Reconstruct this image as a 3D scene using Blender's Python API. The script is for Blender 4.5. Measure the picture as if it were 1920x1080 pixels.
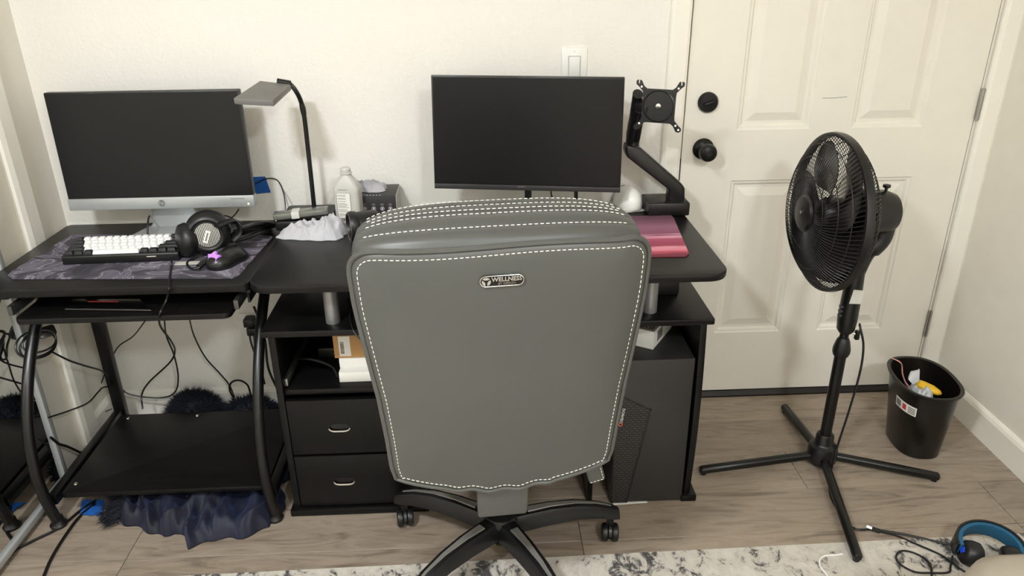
import bpy, bmesh, math, random
from mathutils import Vector, Matrix, noise

# ------------------------------------------------------------------ scene, camera, light
scene = bpy.context.scene
COL = scene.collection
for o in list(bpy.data.objects):
    bpy.data.objects.remove(o)

F_PX = 1420.0
CAM = Vector((0.0, 0.0, 1.47))
_up = Vector((-35.0, 3194.0, F_PX)).normalized()
_u = -72.0
_v = -(_up.x * _u - F_PX * _up.z) / _up.y
_fw = Vector((_u, _v, -F_PX)).normalized()
_rt = _fw.cross(_up)
ROT = Matrix((_rt, _fw, _up))            # camera vector -> room vector
cam_data = bpy.data.cameras.new('camera')
cam_data.sensor_width = 36.0
cam_data.lens = F_PX * 36.0 / 1920.0
cam_data.clip_start = 0.02
cam = bpy.data.objects.new('camera', cam_data)
COL.objects.link(cam)
cam.matrix_world = Matrix.Translation(CAM) @ ROT.to_4x4()
scene.camera = cam

world = bpy.data.worlds.new('world')
scene.world = world
world.use_nodes = True
world.node_tree.nodes['Background'].inputs[0].default_value = (1.0, 0.95, 0.88, 1)
world.node_tree.nodes['Background'].inputs[1].default_value = 0.0

LAMP = Vector((-0.88, 0.12, 2.33))
FILL_LAMP = Vector((0.75, -0.75, 2.33))  # second lamp, out of view, added only as fill light
ld = bpy.data.lights.new('ceiling_light', 'AREA')
ld.shape = 'DISK'
ld.size = 0.26
ld.energy = 30.0
ld.color = (0.935, 0.972, 1.0)
lo = bpy.data.objects.new('ceiling_light', ld)
lo.location = LAMP
COL.objects.link(lo)
ld_fill = bpy.data.lights.new('ceiling_light', 'AREA')  # fill from the added lamp
ld_fill.shape = 'DISK'
ld_fill.size = 0.30
ld_fill.energy = 25.0
ld_fill.color = ld.color
lo_fill = bpy.data.objects.new('ceiling_light', ld_fill)
lo_fill.location = FILL_LAMP
COL.objects.link(lo_fill)

vs = scene.view_settings
scene.display_settings.display_device = 'sRGB'
vs.view_transform = 'Standard'
vs.look = 'None'
vs.gamma = 1.0
vs.use_curve_mapping = False
vs.exposure = 0.86
scene.cycles.use_denoising = True
scene.cycles.max_bounces = 10
scene.cycles.diffuse_bounces = 7

# pixel of the photograph -> point on a plane of the room
def _ray(x, y):
    return ROT @ Vector((x - 960.0, 540.0 - y, -F_PX))
def onY(x, y, Y):
    r = _ray(x, y); return CAM + r * ((Y - CAM.y) / r.y)
def onZ(x, y, Z):
    r = _ray(x, y); return CAM + r * ((Z - CAM.z) / r.z)
def onX(x, y, X):
    r = _ray(x, y); return CAM + r * ((X - CAM.x) / r.x)

# ------------------------------------------------------------------ materials
def lin(c):
    return tuple(((v / 255) / 12.92 if v / 255 <= 0.04045 else ((v / 255 + 0.055) / 1.055) ** 2.4) for v in c) + (1.0,)

class NT:
    def __init__(self, name):
        self.m = bpy.data.materials.new(name)
        self.m.use_nodes = True
        self.t = self.m.node_tree
        self.b = self.t.nodes['Principled BSDF']
    def n(self, typ, **kw):
        nd = self.t.nodes.new(typ)
        for k, v in kw.items():
            setattr(nd, k, v)
        return nd
    def l(self, a, b):
        self.t.links.new(a, b)
    def coords(self, scale=(1, 1, 1), rot=(0, 0, 0), kind='Object'):
        tc = self.n('ShaderNodeTexCoord')
        mp = self.n('ShaderNodeMapping')
        mp.inputs['Scale'].default_value = scale
        mp.inputs['Rotation'].default_value = rot
        self.l(tc.outputs[kind], mp.inputs['Vector'])
        return mp.outputs[0]
    def noise(self, vec, scale, detail=4, rough=0.55, dist=0.0):
        nd = self.n('ShaderNodeTexNoise')
        nd.inputs['Scale'].default_value = scale
        nd.inputs['Detail'].default_value = detail
        nd.inputs['Roughness'].default_value = rough
        nd.inputs['Distortion'].default_value = dist
        self.l(vec, nd.inputs['Vector'])
        return nd.outputs[0]
    def ramp(self, fac, stops):
        r = self.n('ShaderNodeValToRGB')
        e = r.color_ramp.elements
        while len(e) < len(stops):
            e.new(0.5)
        for el, (p, c) in zip(e, stops):
            el.position = p
            el.color = c
        self.l(fac, r.inputs[0])
        return r.outputs[0]
    def bump(self, h, strength, dist):
        b = self.n('ShaderNodeBump')
        b.inputs['Strength'].default_value = strength
        b.inputs['Distance'].default_value = dist
        self.l(h, b.inputs['Height'])
        self.l(b.outputs[0], self.b.inputs['Normal'])

MATS = {}
def plain(name, rgb, rough=0.5, metal=0.0, var=0.06, bump=0.0, bscale=200, **kw):
    """one-colour procedural material with a little mottling and fine relief"""
    if name in MATS:
        return MATS[name]
    n = NT(name)
    c = lin(rgb)
    v = n.coords()
    f = n.noise(v, 14, 3)
    lo_ = tuple(x * (1 - var) for x in c[:3]) + (1,)
    hi_ = tuple(min(1, x * (1 + var)) for x in c[:3]) + (1,)
    n.l(n.ramp(f, [(0.3, lo_), (0.7, hi_)]), n.b.inputs['Base Color'])
    n.b.inputs['Roughness'].default_value = rough
    n.b.inputs['Metallic'].default_value = metal
    for k, x in kw.items():
        n.b.inputs[k].default_value = x
    if bump:
        n.bump(n.noise(v, bscale, 3), bump, 0.001)
    MATS[name] = n.m
    return n.m

def m_wall():
    n = NT('textured_wall_paint')
    v = n.coords()
    n.b.inputs['Base Color'].default_value = lin((236, 233, 227))
    n.b.inputs['Roughness'].default_value = 0.62
    a = n.noise(v, 80, 5, 0.6, 0.6)
    a2 = n.ramp(a, [(0.40, (0, 0, 0, 1)), (0.62, (1, 1, 1, 1))])
    n.bump(a2, 0.30, 0.0022)
    return n.m
def m_plank():
    n = NT('vinyl_plank')
    v = n.coords((1.0, 6.0, 1.0))
    oi = n.n('ShaderNodeObjectInfo')
    add = n.n('ShaderNodeVectorMath', operation='ADD')
    n.l(v, add.inputs[0])
    comb = n.n('ShaderNodeCombineXYZ')
    mul = n.n('ShaderNodeMath', operation='MULTIPLY'); mul.inputs[1].default_value = 37.0
    n.l(oi.outputs['Random'], mul.inputs[0])
    n.l(mul.outputs[0], comb.inputs[0]); n.l(mul.outputs[0], comb.inputs[1])
    n.l(comb.outputs[0], add.inputs[1])
    g = n.noise(add.outputs[0], 4.5, 7, 0.62, 1.6)
    col = n.ramp(g, [(0.28, lin((114, 102, 90))), (0.46, lin((148, 134, 119))), (0.6, lin((160, 146, 131))), (0.78, lin((135, 121, 107)))])
    mix = n.n('ShaderNodeMix', data_type='RGBA', blend_type='MULTIPLY')
    mix.inputs['Factor'].default_value = 1.0
    n.l(col, mix.inputs[6])
    n.l(n.ramp(oi.outputs['Random'], [(0.0, (0.84, 0.83, 0.82, 1)), (1.0, (1.08, 1.07, 1.06, 1))]), mix.inputs[7])
    n.l(mix.outputs[2], n.b.inputs['Base Color'])
    n.b.inputs['Roughness'].default_value = 0.42
    n.bump(g, 0.15, 0.0006)
    return n.m
def m_rug():
    n = NT('distressed_rug')
    v = n.coords((1.0, 0.75, 1.0), (0, 0, 0.5))
    a = n.noise(v, 26, 8, 0.74, 0.5)
    b = n.noise(v, 4.0, 3, 0.5)
    s = n.n('ShaderNodeMath', operation='ADD'); n.l(a, s.inputs[0])
    bm_ = n.n('ShaderNodeMath', operation='MULTIPLY'); bm_.inputs[1].default_value = 0.45
    n.l(b, bm_.inputs[0]); n.l(bm_.outputs[0], s.inputs[1])
    n.l(n.ramp(s.outputs[0], [(0.61, lin((212, 206, 195))), (0.77, lin((196, 189, 179))), (0.808, lin((140, 135, 130))), (0.84, lin((76, 74, 74)))]), n.b.inputs['Base Color'])
    n.b.inputs['Roughness'].default_value = 0.95
    n.bump(n.noise(v, 420, 2), 0.5, 0.002)
    return n.m
def m_blackwood(name='black_woodgrain_laminate', axis='X', rgb=(16, 15, 15)):
    n = NT(name)
    sc = {'X': (1, 14, 14), 'Z': (14, 14, 1)}[axis]
    v = n.coords(sc)
    g = n.noise(v, 5, 6, 0.6, 0.8)
    c = lin(rgb)
    n.l(n.ramp(g, [(0.35, tuple(x * 0.62 for x in c[:3]) + (1,)), (0.65, tuple(x * 1.25 for x in c[:3]) + (1,))]), n.b.inputs['Base Color'])
    n.b.inputs['Roughness'].default_value = 0.36
    n.b.inputs['Specular IOR Level'].default_value = 0.28
    n.bump(g, 0.25, 0.0006)
    return n.m
def m_leather():
    n = NT('grey_leather')
    v = n.coords()
    a = n.noise(v, 3.0, 3)
    c = lin((73, 74, 71))
    n.l(n.ramp(a, [(0.3, tuple(x * 0.93 for x in c[:3]) + (1,)), (0.7, tuple(x * 1.05 for x in c[:3]) + (1,))]), n.b.inputs['Base Color'])
    n.b.inputs['Roughness'].default_value = 0.43
    n.bump(n.noise(v, 380, 3), 0.10, 0.0008)
    return n.m
def m_marble():
    n = NT('lavender_marbled_print')
    v = n.coords((1.0, 1.4, 1.0))
    w = n.n('ShaderNodeTexNoise'); w.inputs['Scale'].default_value = 3.6; w.inputs['Detail'].default_value = 2
    n.l(v, w.inputs['Vector'])
    mx = n.n('ShaderNodeVectorMath', operation='MULTIPLY_ADD')
    n.l(w.outputs[1], mx.inputs[0]); mx.inputs[1].default_value = (0.42, 0.42, 0.42); n.l(v, mx.inputs[2])
    g = n.noise(mx.outputs[0], 7.0, 2.0, 0.45, 2.2)
    n.l(n.ramp(g, [(0.28, lin((46, 45, 51))), (0.42, lin((66, 63, 72))), (0.475, lin((92, 88, 100))), (0.50, lin((142, 137, 150))), (0.53, lin((82, 78, 90))), (0.66, lin((104, 99, 114))), (0.78, lin((66, 63, 74)))]), n.b.inputs['Base Color'])
    n.b.inputs['Roughness'].default_value = 0.8
    return n.m
def m_pink():
    n = NT('pink_sunset_print')
    v = n.coords()
    sx = n.n('ShaderNodeSeparateXYZ'); n.l(v, sx.inputs[0])
    st = n.noise(n.coords((1.2, 26, 1)), 3.0, 3, 0.6, 0.5)
    m1 = n.n('ShaderNodeMath', operation='MULTIPLY_ADD')
    n.l(sx.outputs[1], m1.inputs[0]); m1.inputs[1].default_value = 3.2; m1.inputs[2].default_value = 0.38
    m2 = n.n('ShaderNodeMath', operation='MULTIPLY_ADD')
    n.l(st, m2.inputs[0]); m2.inputs[1].default_value = 0.26; n.l(m1.outputs[0], m2.inputs[2])
    n.l(n.ramp(m2.outputs[0], [(0.03, lin((120, 46, 60))), (0.10, lin((196, 84, 108))), (0.17, lin((226, 150, 166))), (0.22, lin((150, 60, 84))), (0.40, lin((170, 80, 108))), (0.47, lin((226, 170, 186))), (0.52, lin((140, 78, 106))), (0.72, lin((150, 100, 126))), (0.95, lin((104, 66, 84)))]), n.b.inputs['Base Color'])
    n.b.inputs['Roughness'].default_value = 0.7
    return n.m
def m_grille():
    n = NT('striped_metal_mesh')
    v = n.coords((1, 1, 1), (0, 0, 0.3))
    w = n.n('ShaderNodeTexWave', bands_direction='Y'); w.inputs['Scale'].default_value = 150
    n.l(v, w.inputs['Vector'])
    n.l(n.ramp(w.outputs[1], [(0.42, lin((40, 40, 40))), (0.55, lin((205, 204, 198)))]), n.b.inputs['Base Color'])
    n.b.inputs['Roughness'].default_value = 0.4
    n.b.inputs['Metallic'].default_value = 0.3
    return n.m
def m_weave():
    n = NT('woven_black_mesh')
    v = n.coords((1, 1, 1))
    br = n.n('ShaderNodeTexBrick')
    br.inputs['Scale'].default_value = 34
    br.inputs['Color1'].default_value = lin((50, 49, 46)); br.inputs['Color2'].default_value = lin((60, 58, 54))
    br.inputs['Mortar'].default_value = lin((9, 9, 9)); br.inputs['Mortar Size'].default_value = 0.05
    sw = n.n('ShaderNodeSeparateXYZ'); n.l(v, sw.inputs[0])
    cb = n.n('ShaderNodeCombineXYZ'); n.l(sw.outputs[0], cb.inputs[0]); n.l(sw.outputs[2], cb.inputs[1])
    n.l(cb.outputs[0], br.inputs['Vector'])
    n.l(br.outputs[0], n.b.inputs['Base Color'])
    n.b.inputs['Roughness'].default_value = 0.55
    return n.m
def m_velvet():
    n = NT('navy_velvet')
    v = n.coords()
    f = n.noise(v, 9, 4)
    n.l(n.ramp(f, [(0.3, lin((9, 12, 24))), (0.7, lin((20, 26, 48)))]), n.b.inputs['Base Color'])
    n.b.inputs['Roughness'].default_value = 0.7
    n.b.inputs['Sheen Weight'].default_value = 0.35
    n.b.inputs['Sheen Tint'].default_value = lin((90, 110, 170))
    n.b.inputs['Sheen Roughness'].default_value = 0.4
    return n.m

M_WALL = m_wall(); M_PLANK = m_plank(); M_RUG = m_rug(); M_BW = m_blackwood(); M_BWZ = m_blackwood('black_woodgrain_upright', 'Z', (11, 11, 11))
M_LEATHER = m_leather(); M_MARBLE = m_marble(); M_PINK = m_pink(); M_GRILLE = m_grille(); M_WEAVE = m_weave(); M_VELVET = m_velvet()
M_SMOOTHWALL = plain('smooth_wall_paint', (228, 224, 214), 0.7, bump=0.1, bscale=90, var=0.02)
M_DOOR = plain('white_door_paint', (232, 228, 218), 0.45, var=0.015)
M_TRIM = plain('white_trim_paint', (238, 235, 226), 0.4, var=0.015)
M_CEIL = plain('ceiling_paint', (235, 232, 225), 0.8, var=0.02)
M_DARKGAP = plain('dark_gap', (22, 20, 18), 0.8)
M_BLK = plain('black_plastic', (15, 15, 16), 0.42)
M_BLKSATIN = plain('black_satin_plastic', (19, 19, 20), 0.32)
M_BLKGLOSS = plain('black_gloss_plastic', (11, 11, 11), 0.16)
M_BLKMETAL = plain('black_coated_metal', (14, 14, 14), 0.33, 0.1)
M_BRONZE = plain('oil_rubbed_bronze', (22, 21, 21), 0.36, 0.4)
M_SCREEN = plain('dark_screen', (24, 24, 25), 0.38, var=0.02, **{'Specular IOR Level': 0.3})
M_SILVER = plain('silver_plastic', (178, 181, 182), 0.35, 0.35, var=0.03)
M_GREYP = plain('grey_lamp_plastic', (108, 105, 102), 0.5)
M_CHROME = plain('chrome', (215, 213, 208), 0.16, 1.0, var=0.02)
M_STEEL = plain('brushed_steel', (168, 165, 160), 0.32, 0.9)
M_POST = plain('satin_silver_post', (150, 151, 153), 0.38, 0.65)
M_WHITEP = plain('white_plastic', (236, 236, 232), 0.35, var=0.02)
M_KEYW = plain('white_keycap', (240, 240, 238), 0.45, var=0.02)
M_KEYB = plain('black_keycap', (22, 22, 23), 0.5)
M_PAPER = plain('white_card', (232, 230, 224), 0.7, var=0.02)
M_CARD = plain('brown_card', (184, 142, 92), 0.75)
M_BROWN = plain('reddish_brown_card', (74, 50, 40), 0.7)
M_DGREY = plain('dark_grey_card', (46, 46, 47), 0.5)
M_LGREYC = plain('light_grey_card', (186, 184, 176), 0.6)
M_CLOTH = plain('white_cotton', (186, 186, 192), 0.9, bump=0.3, bscale=500)
M_LILACC = plain('grey_lilac_cotton', (172, 172, 180), 0.9, bump=0.3, bscale=500)
M_TISSUE = plain('pale_tissue', (190, 188, 184), 0.9)
M_BLUE = plain('blue_painters_tape', (28, 92, 172), 0.6)
M_NAVYFUR = plain('navy_fur', (13, 16, 28), 0.85)
M_THREAD = plain('white_thread', (232, 230, 220), 0.7)
M_INK = plain('grey_ink', (120, 118, 116), 0.7)
M_INKD = plain('dark_ink', (48, 46, 46), 0.7)
M_INKW = plain('white_ink', (206, 206, 204), 0.6)
M_RED = plain('red_print', (196, 62, 66), 0.6)
M_YELLOW = plain('yellow_wrapper', (226, 180, 40), 0.4)
M_ORANGE = plain('orange_print', (214, 92, 40), 0.6)
M_PINKW = plain('pink_wrapper', (214, 150, 140), 0.45)
M_GREYBAG = plain('grey_plastic_bag', (190, 192, 196), 0.35)
M_PURPLE = plain('purple_light', (176, 122, 214), 0.4, **{'Emission Color': lin((170, 110, 214)), 'Emission Strength': 0.25})
M_LEDO = plain('amber_led', (250, 220, 170), 0.4, **{'Emission Color': lin((255, 210, 150)), 'Emission Strength': 1.2})
M_LEDB = plain('blue_logo', (30, 70, 210), 0.4, **{'Emission Color': lin((30, 70, 230)), 'Emission Strength': 0.05})
M_TEAL = plain('teal_pad', (22, 84, 116), 0.7)
M_BED = plain('beige_duvet', (158, 148, 133), 0.9, bump=0.2, bscale=300)
M_BIN = plain('dark_brown_bin_plastic', (18, 15, 13), 0.28)
M_BLADE = plain('smoky_black_blade', (28, 25, 24), 0.25)
M_BOTTLE = plain('translucent_white_bottle', (196, 195, 189), 0.35, var=0.03, **{'Subsurface Weight': 0.3, 'Subsurface Radius': (0.02, 0.02, 0.02)})
M_TAPEW = plain('clear_white_tape', (205, 205, 200), 0.3)
M_GLASSCASE = plain('smoky_clear_case', (120, 122, 116), 0.12, 0.3)
M_MIRROR = plain('mirror_glass', (232, 234, 232), 0.015, 1.0, var=0.0)
M_STEELDARK = plain('gunmetal', (92, 92, 92), 0.3, 0.8)
M_LAMPGLASS = plain('opal_glass', (245, 240, 230), 0.5)

# ------------------------------------------------------------------ geometry helpers
def catmull(pts, n=8):
    pts = [Vector(p) for p in pts]
    if len(pts) < 3:
        return pts
    out = []
    P = [pts[0] * 2 - pts[1]] + pts + [pts[-1] * 2 - pts[-2]]
    for i in range(1, len(P) - 2):
        a, b, c, d = P[i - 1], P[i], P[i + 1], P[i + 2]
        for k in range(n):
            t = k / n
            out.append(0.5 * ((2 * b) + (c - a) * t + (2 * a - 5 * b + 4 * c - d) * t * t + (3 * b - a - 3 * c + d) * t ** 3))
    out.append(pts[-1])
    return out

def interp(tab, x):
    if x <= tab[0][0]:
        return tab[0][1]
    for (a, va), (b, vb) in zip(tab, tab[1:]):
        if x <= b:
            t = (x - a) / (b - a)
            return va + (vb - va) * t
    return tab[-1][1]

class MB:
    def __init__(self, M=None):
        self.v = []; self.f = []; self.M = M or Matrix.Identity(4)
    def add(self, vs, fs, M=None):
        k = len(self.v)
        T = self.M @ M if M else self.M
        self.v += [T @ Vector(p) for p in vs]
        self.f += [tuple(i + k for i in f) for f in fs]
        return self
    def box(self, lo, hi, M=None):
        x0, y0, z0 = lo; x1, y1, z1 = hi
        return self.add([(x0, y0, z0), (x1, y0, z0), (x1, y1, z0), (x0, y1, z0), (x0, y0, z1), (x1, y0, z1), (x1, y1, z1), (x0, y1, z1)],
                        [(0, 3, 2, 1), (4, 5, 6, 7), (0, 1, 5, 4), (1, 2, 6, 5), (2, 3, 7, 6), (3, 0, 4, 7)], M)
    def cbox(self, c, s, M=None):
        return self.box([c[i] - s[i] / 2 for i in range(3)], [c[i] + s[i] / 2 for i in range(3)], M)
    def rings(self, rings, caps=True, closed=False, M=None):
        n = len(rings[0]); vs = [p for r in rings for p in r]; fs = []
        m = len(rings)
        for i in range(m if closed else m - 1):
            a = i * n; b = ((i + 1) % m) * n
            for j in range(n):
                k = (j + 1) % n
                fs.append((a + j, a + k, b + k, b + j))
        if caps and not closed:
            fs.append(tuple(reversed(range(n)))); fs.append(tuple(range((m - 1) * n, m * n)))
        return self.add(vs, fs, M)
    def grid(self, fn, nu, nv, M=None):
        vs = [fn(i / nu, j / nv) for j in range(nv + 1) for i in range(nu + 1)]
        fs = [(j * (nu + 1) + i, j * (nu + 1) + i + 1, (j + 1) * (nu + 1) + i + 1, (j + 1) * (nu + 1) + i) for j in range(nv) for i in range(nu)]
        return self.add(vs, fs, M)
    def tube(self, pts, r, n=8, caps=True, closed=False, flat=1.0):
        pts = [Vector(p) for p in pts]
        rs = r if isinstance(r, (list, tuple)) else [r] * len(pts)
        rings = []
        t0 = (pts[1] - pts[0]).normalized()
        ref = Vector((0, 0, 1)) if abs(t0.z) < 0.9 else Vector((1, 0, 0))
        nn = (ref - t0 * ref.dot(t0)).normalized()
        m = len(pts)
        for i, p in enumerate(pts):
            if closed:
                t = (pts[(i + 1) % m] - pts[i - 1]).normalized()
            else:
                t = (pts[min(i + 1, m - 1)] - pts[max(i - 1, 0)]).normalized()
            nn = (nn - t * nn.dot(t))
            nn = nn.normalized() if nn.length > 1e-6 else t.orthogonal().normalized()
            bb = t.cross(nn)
            rings.append([p + (nn * math.cos(2 * math.pi * k / n) * flat + bb * math.sin(2 * math.pi * k / n)) * rs[i] for k in range(n)])
        return self.rings(rings, caps, closed)
    def cyl(self, a, b, r0, r1=None, n=20):
        return self.tube([a, b], [r0, r0 if r1 is None else r1], n)
    def lathe(self, prof, n=24, M=None, sx=1.0, sy=1.0):
        """prof: (r, z) pairs around local z"""
        rings = [[(r * sx * math.cos(2 * math.pi * k / n), r * sy * math.sin(2 * math.pi * k / n), z) for k in range(n)] for r, z in prof]
        return self.rings(rings, True, False, M)
    def prism(self, out, d0, d1, M=None, axis='Z'):
        n = len(out)
        def p(q, d):
            return {'Z': (q[0], q[1], d), 'Y': (q[0], d, q[1]), 'X': (d, q[0], q[1])}[axis]
        vs = [p(q, d0) for q in out] + [p(q, d1) for q in out]
        fs = [tuple(reversed(range(n))), tuple(range(n, 2 * n))] + [(i, (i + 1) % n, n + (i + 1) % n, n + i) for i in range(n)]
        return self.add(vs, fs, M)
    def text(self, s, size, depth, M, align='CENTER', bold=0.0):
        c = bpy.data.curves.new('lettering', 'FONT')
        c.body = s; c.size = size; c.extrude = depth; c.align_x = align; c.align_y = 'CENTER'; c.offset = bold; c.resolution_u = 2
        o = bpy.data.objects.new('lettering', c); COL.objects.link(o)
        dg = bpy.context.evaluated_depsgraph_get()
        me = bpy.data.meshes.new_from_object(o.evaluated_get(dg))
        self.add([v.co for v in me.vertices], [tuple(p.vertices) for p in me.polygons], M)
        bpy.data.objects.remove(o); bpy.data.curves.remove(c); bpy.data.meshes.remove(me)
        return self
    def mesh(self, name, mat, off=None, bevel=0.0, seg=2, angle=35, smooth=True):
        me = bpy.data.meshes.new(name)
        vs = [v - off for v in self.v] if off else self.v
        me.from_pydata([tuple(v) for v in vs], [], self.f)
        bm = bmesh.new(); bm.from_mesh(me)
        bmesh.ops.recalc_face_normals(bm, faces=bm.faces)
        if bevel:
            es = [e for e in bm.edges if len(e.link_faces) == 2 and e.calc_face_angle(0) > math.radians(30)]
            bmesh.ops.bevel(bm, geom=es, offset=bevel, segments=seg, profile=0.5, affect='EDGES', clamp_overlap=True)
        bm.to_mesh(me); bm.free()
        if smooth:
            me.polygons.foreach_set('use_smooth', [True] * len(me.polygons))
            me.set_sharp_from_angle(angle=math.radians(angle))
        me.materials.append(mat)
        return me
    def build(self, name, mat, parent=None, **kw):
        """vertices are in room coordinates unless the parent is rotated (local then)"""
        local = kw.pop('local', False)
        off = Vector((0, 0, 0))
        loc = Vector((0, 0, 0))
        if parent is not None:
            if not local:
                off = root_loc(parent)
        elif not local:
            xs = [v.x for v in self.v]; ys = [v.y for v in self.v]; zs = [v.z for v in self.v]
            off = Vector(((min(xs) + max(xs)) / 2, (min(ys) + max(ys)) / 2, min(zs)))
            loc = off
        me = self.mesh(name, mat, off, **kw)
        o = bpy.data.objects.new(name, me)
        o.location = loc
        COL.objects.link(o)
        if parent is not None:
            o.parent = parent
        return o

def root_loc(o):
    v = Vector((0, 0, 0))
    while o is not None:
        v = v + o.location; o = o.parent
    return v
def tag(o, label, cat, group=None):
    o['label'] = label; o['category'] = cat
    if group:
        o['group'] = group
    return o
def thing(name, label, cat, loc=(0, 0, 0), rz=0.0, group=None):
    o = bpy.data.objects.new(name, None)
    o.empty_display_size = 0.05
    COL.objects.link(o)
    o.location = loc; o.rotation_euler = (0, 0, rz)
    return tag(o, label, cat, group)
def struct(o):
    o['kind'] = 'structure'; return o
def share(name, src, parent, loc):
    o = bpy.data.objects.new(name, src.data if hasattr(src, 'data') else src)
    o.location = loc; o.parent = parent
    COL.objects.link(o)
    return o
def aim(d, up=(0, 0, 1)):
    """matrix whose local z looks along d, local y as near to up as can be"""
    z = Vector(d).normalized(); y = Vector(up); y = (y - z * y.dot(z)).normalized(); x = y.cross(z)
    return Matrix((x, y, z)).transposed().to_4x4()
def T(*p):
    return Matrix.Translation(Vector(p))
def rrect(x0, y0, x1, y1, r, n=6):
    out = []
    for cx, cy, a0 in ((x1 - r, y0 + r, -90), (x1 - r, y1 - r, 0), (x0 + r, y1 - r, 90), (x0 + r, y0 + r, 180)):
        for k in range(n + 1):
            a = math.radians(a0 + 90 * k / n)
            out.append((cx + r * math.cos(a), cy + r * math.sin(a)))
    return out
def cable(name, pts, r, label, mat=None, n=8, cat='cable', parent=None, sides=6, group=None):
    o = MB().tube(catmull(pts, n), r, sides).build(name, mat or M_BLK, parent)
    if parent is None:
        tag(o, label, cat, group)
    return o
# ------------------------------------------------------------------ the room
XL, XR, YB, YF, ZC = -1.29, 1.615, 2.30, -1.60, 2.44
DX0, DX1, DZ1 = 0.628, 1.546, 2.035          # door slab

fl = struct(MB().box((XL - 0.1, YF - 0.1, -0.06), (XR + 0.1, YB + 0.1, -0.0035)).build('floor', M_DARKGAP, local=True))
PW, PL = 0.181, 1.22
plank_me = MB().box((0, 0, -0.0045), (PL - 0.0015, PW - 0.0015, 0.0)).mesh('plank', M_PLANK, bevel=0.0006, seg=1)
random.seed(4)
row = 0
y = YB + 0.02
while y > YF:
    y -= PW
    x = XL - 0.05 - random.choice([0.15, 0.4, 0.62, 0.85, 1.05])
    while x < XR:
        a, b = max(x, XL - 0.02), min(x + PL, XR + 0.02)
        if b - a > 0.03:
            if b - a > PL - 0.001:
                me = plank_me
            else:
                me = MB().box((0, 0, -0.0045), (b - a - 0.0015, PW - 0.0015, 0.0)).mesh('plank', M_PLANK, bevel=0.0006, seg=1)
            share('plank', me, fl, (a, y, 0))
        x += PL
    row += 1

wb = MB()
wb.box((XL - 0.1, YB, -0.05), (DX0 - 0.02, YB + 0.1, ZC))
wb.box((DX1 + 0.012, YB, -0.05), (XR + 0.1, YB + 0.1, ZC))
wb.box((DX0 - 0.02, YB, DZ1 + 0.015), (DX1 + 0.012, YB + 0.1, ZC))
struct(wb.build('wall_back', M_WALL, local=True, smooth=False))
struct(MB().box((XR, YF - 0.1, -0.05), (XR + 0.1, YB, ZC)).build('wall_right', M_SMOOTHWALL, local=True, smooth=False))
wl = MB()
wl.box((XL - 0.1, 2.10, -0.05), (XL, YB, ZC))
wl.box((XL - 0.1, YF - 0.1, 2.06), (XL, 2.10, ZC))
wl.box((XL - 0.1, YF - 0.1, -0.05), (XL, 0.45, 2.06))
struct(wl.build('wall_left', M_SMOOTHWALL, local=True, smooth=False))
struct(MB().box((XL - 0.1, YF - 0.1, -0.05), (XR + 0.1, YF, ZC)).build('wall_front', M_SMOOTHWALL, local=True, smooth=False))
struct(MB().box((XL - 0.1, YF - 0.1, ZC), (XR + 0.1, YB + 0.1, ZC + 0.06)).build('ceiling', M_CEIL, local=True, smooth=False))

# door in the back wall
door = struct(thing('door_1', '', ''))
for k in ('label', 'category'):
    del door[k]
door.location = (DX0, YB + 0.004, 0)
FY = YB + 0.004
PX = [(0.797, 1.027), (1.157, 1.386)]
PZ = [(0.252, 0.797), (0.957, 1.62), (1.70, 1.925)]
sl = MB()
zc = [0.022, PZ[0][0], PZ[0][1], PZ[1][0], PZ[1][1], PZ[2][0], PZ[2][1], DZ1]
xc = [DX0 + 0.003, PX[0][0], PX[0][1], PX[1][0], PX[1][1], DX1 - 0.003]
for i in range(5):
    for j in range(7):
        if i in (1, 3) and j in (1, 3, 5):
            continue
        sl.box((xc[i], FY, zc[j]), (xc[i + 1], FY + 0.04, zc[j + 1]))
sl.build('slab', M_DOOR, door, smooth=False)
for (x0, x1) in PX:
    for (z0, z1) in PZ:
        p = MB()
        rings = []
        for ins, dep in ((0, 0), (0.004, 0.004), (0.011, 0.005), (0.017, 0.012), (0.026, 0.012), (0.052, 0.003)):
            rings.append([(x0 + ins, FY + dep, z0 + ins), (x1 - ins, FY + dep, z0 + ins), (x1 - ins, FY + dep, z1 - ins), (x0 + ins, FY + dep, z1 - ins)])
        p.rings(rings, False); p.add(rings[-1], [(0, 1, 2, 3)])
        p.build('door_panel', M_DOOR, door, smooth=False)
# deadbolt, knob
A = aim((0, -1, 0))
kb = Vector((0.697, FY, 0.902)); db = Vector((0.698, FY, 1.045))
r = MB(T(*db) @ A).lathe([(0.0001, 0), (0.031, 0), (0.031, 0.008), (0.027, 0.014), (0.0001, 0.016)], 32).build('deadbolt', M_BRONZE, door)
MB(T(*db) @ A @ Matrix.Rotation(0.35, 4, 'Z')).box((-0.017, -0.005, 0.012), (0.017, 0.005, 0.026)).build('thumb_turn', M_BRONZE, r, bevel=0.003)
r = MB(T(*kb) @ A).lathe([(0.0001, 0), (0.033, 0), (0.033, 0.006), (0.027, 0.012), (0.014, 0.016), (0.012, 0.03), (0.018, 0.036), (0.026, 0.044), (0.028, 0.055), (0.025, 0.066), (0.016, 0.072), (0.0001, 0.073)], 32).build('door_knob', M_BRONZE, door)
MB(T(*kb) @ A).lathe([(0.008, 0.071), (0.008, 0.0745), (0.0001, 0.0745)], 16).build('keyhole_button', M_BLKGLOSS, r)
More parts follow.
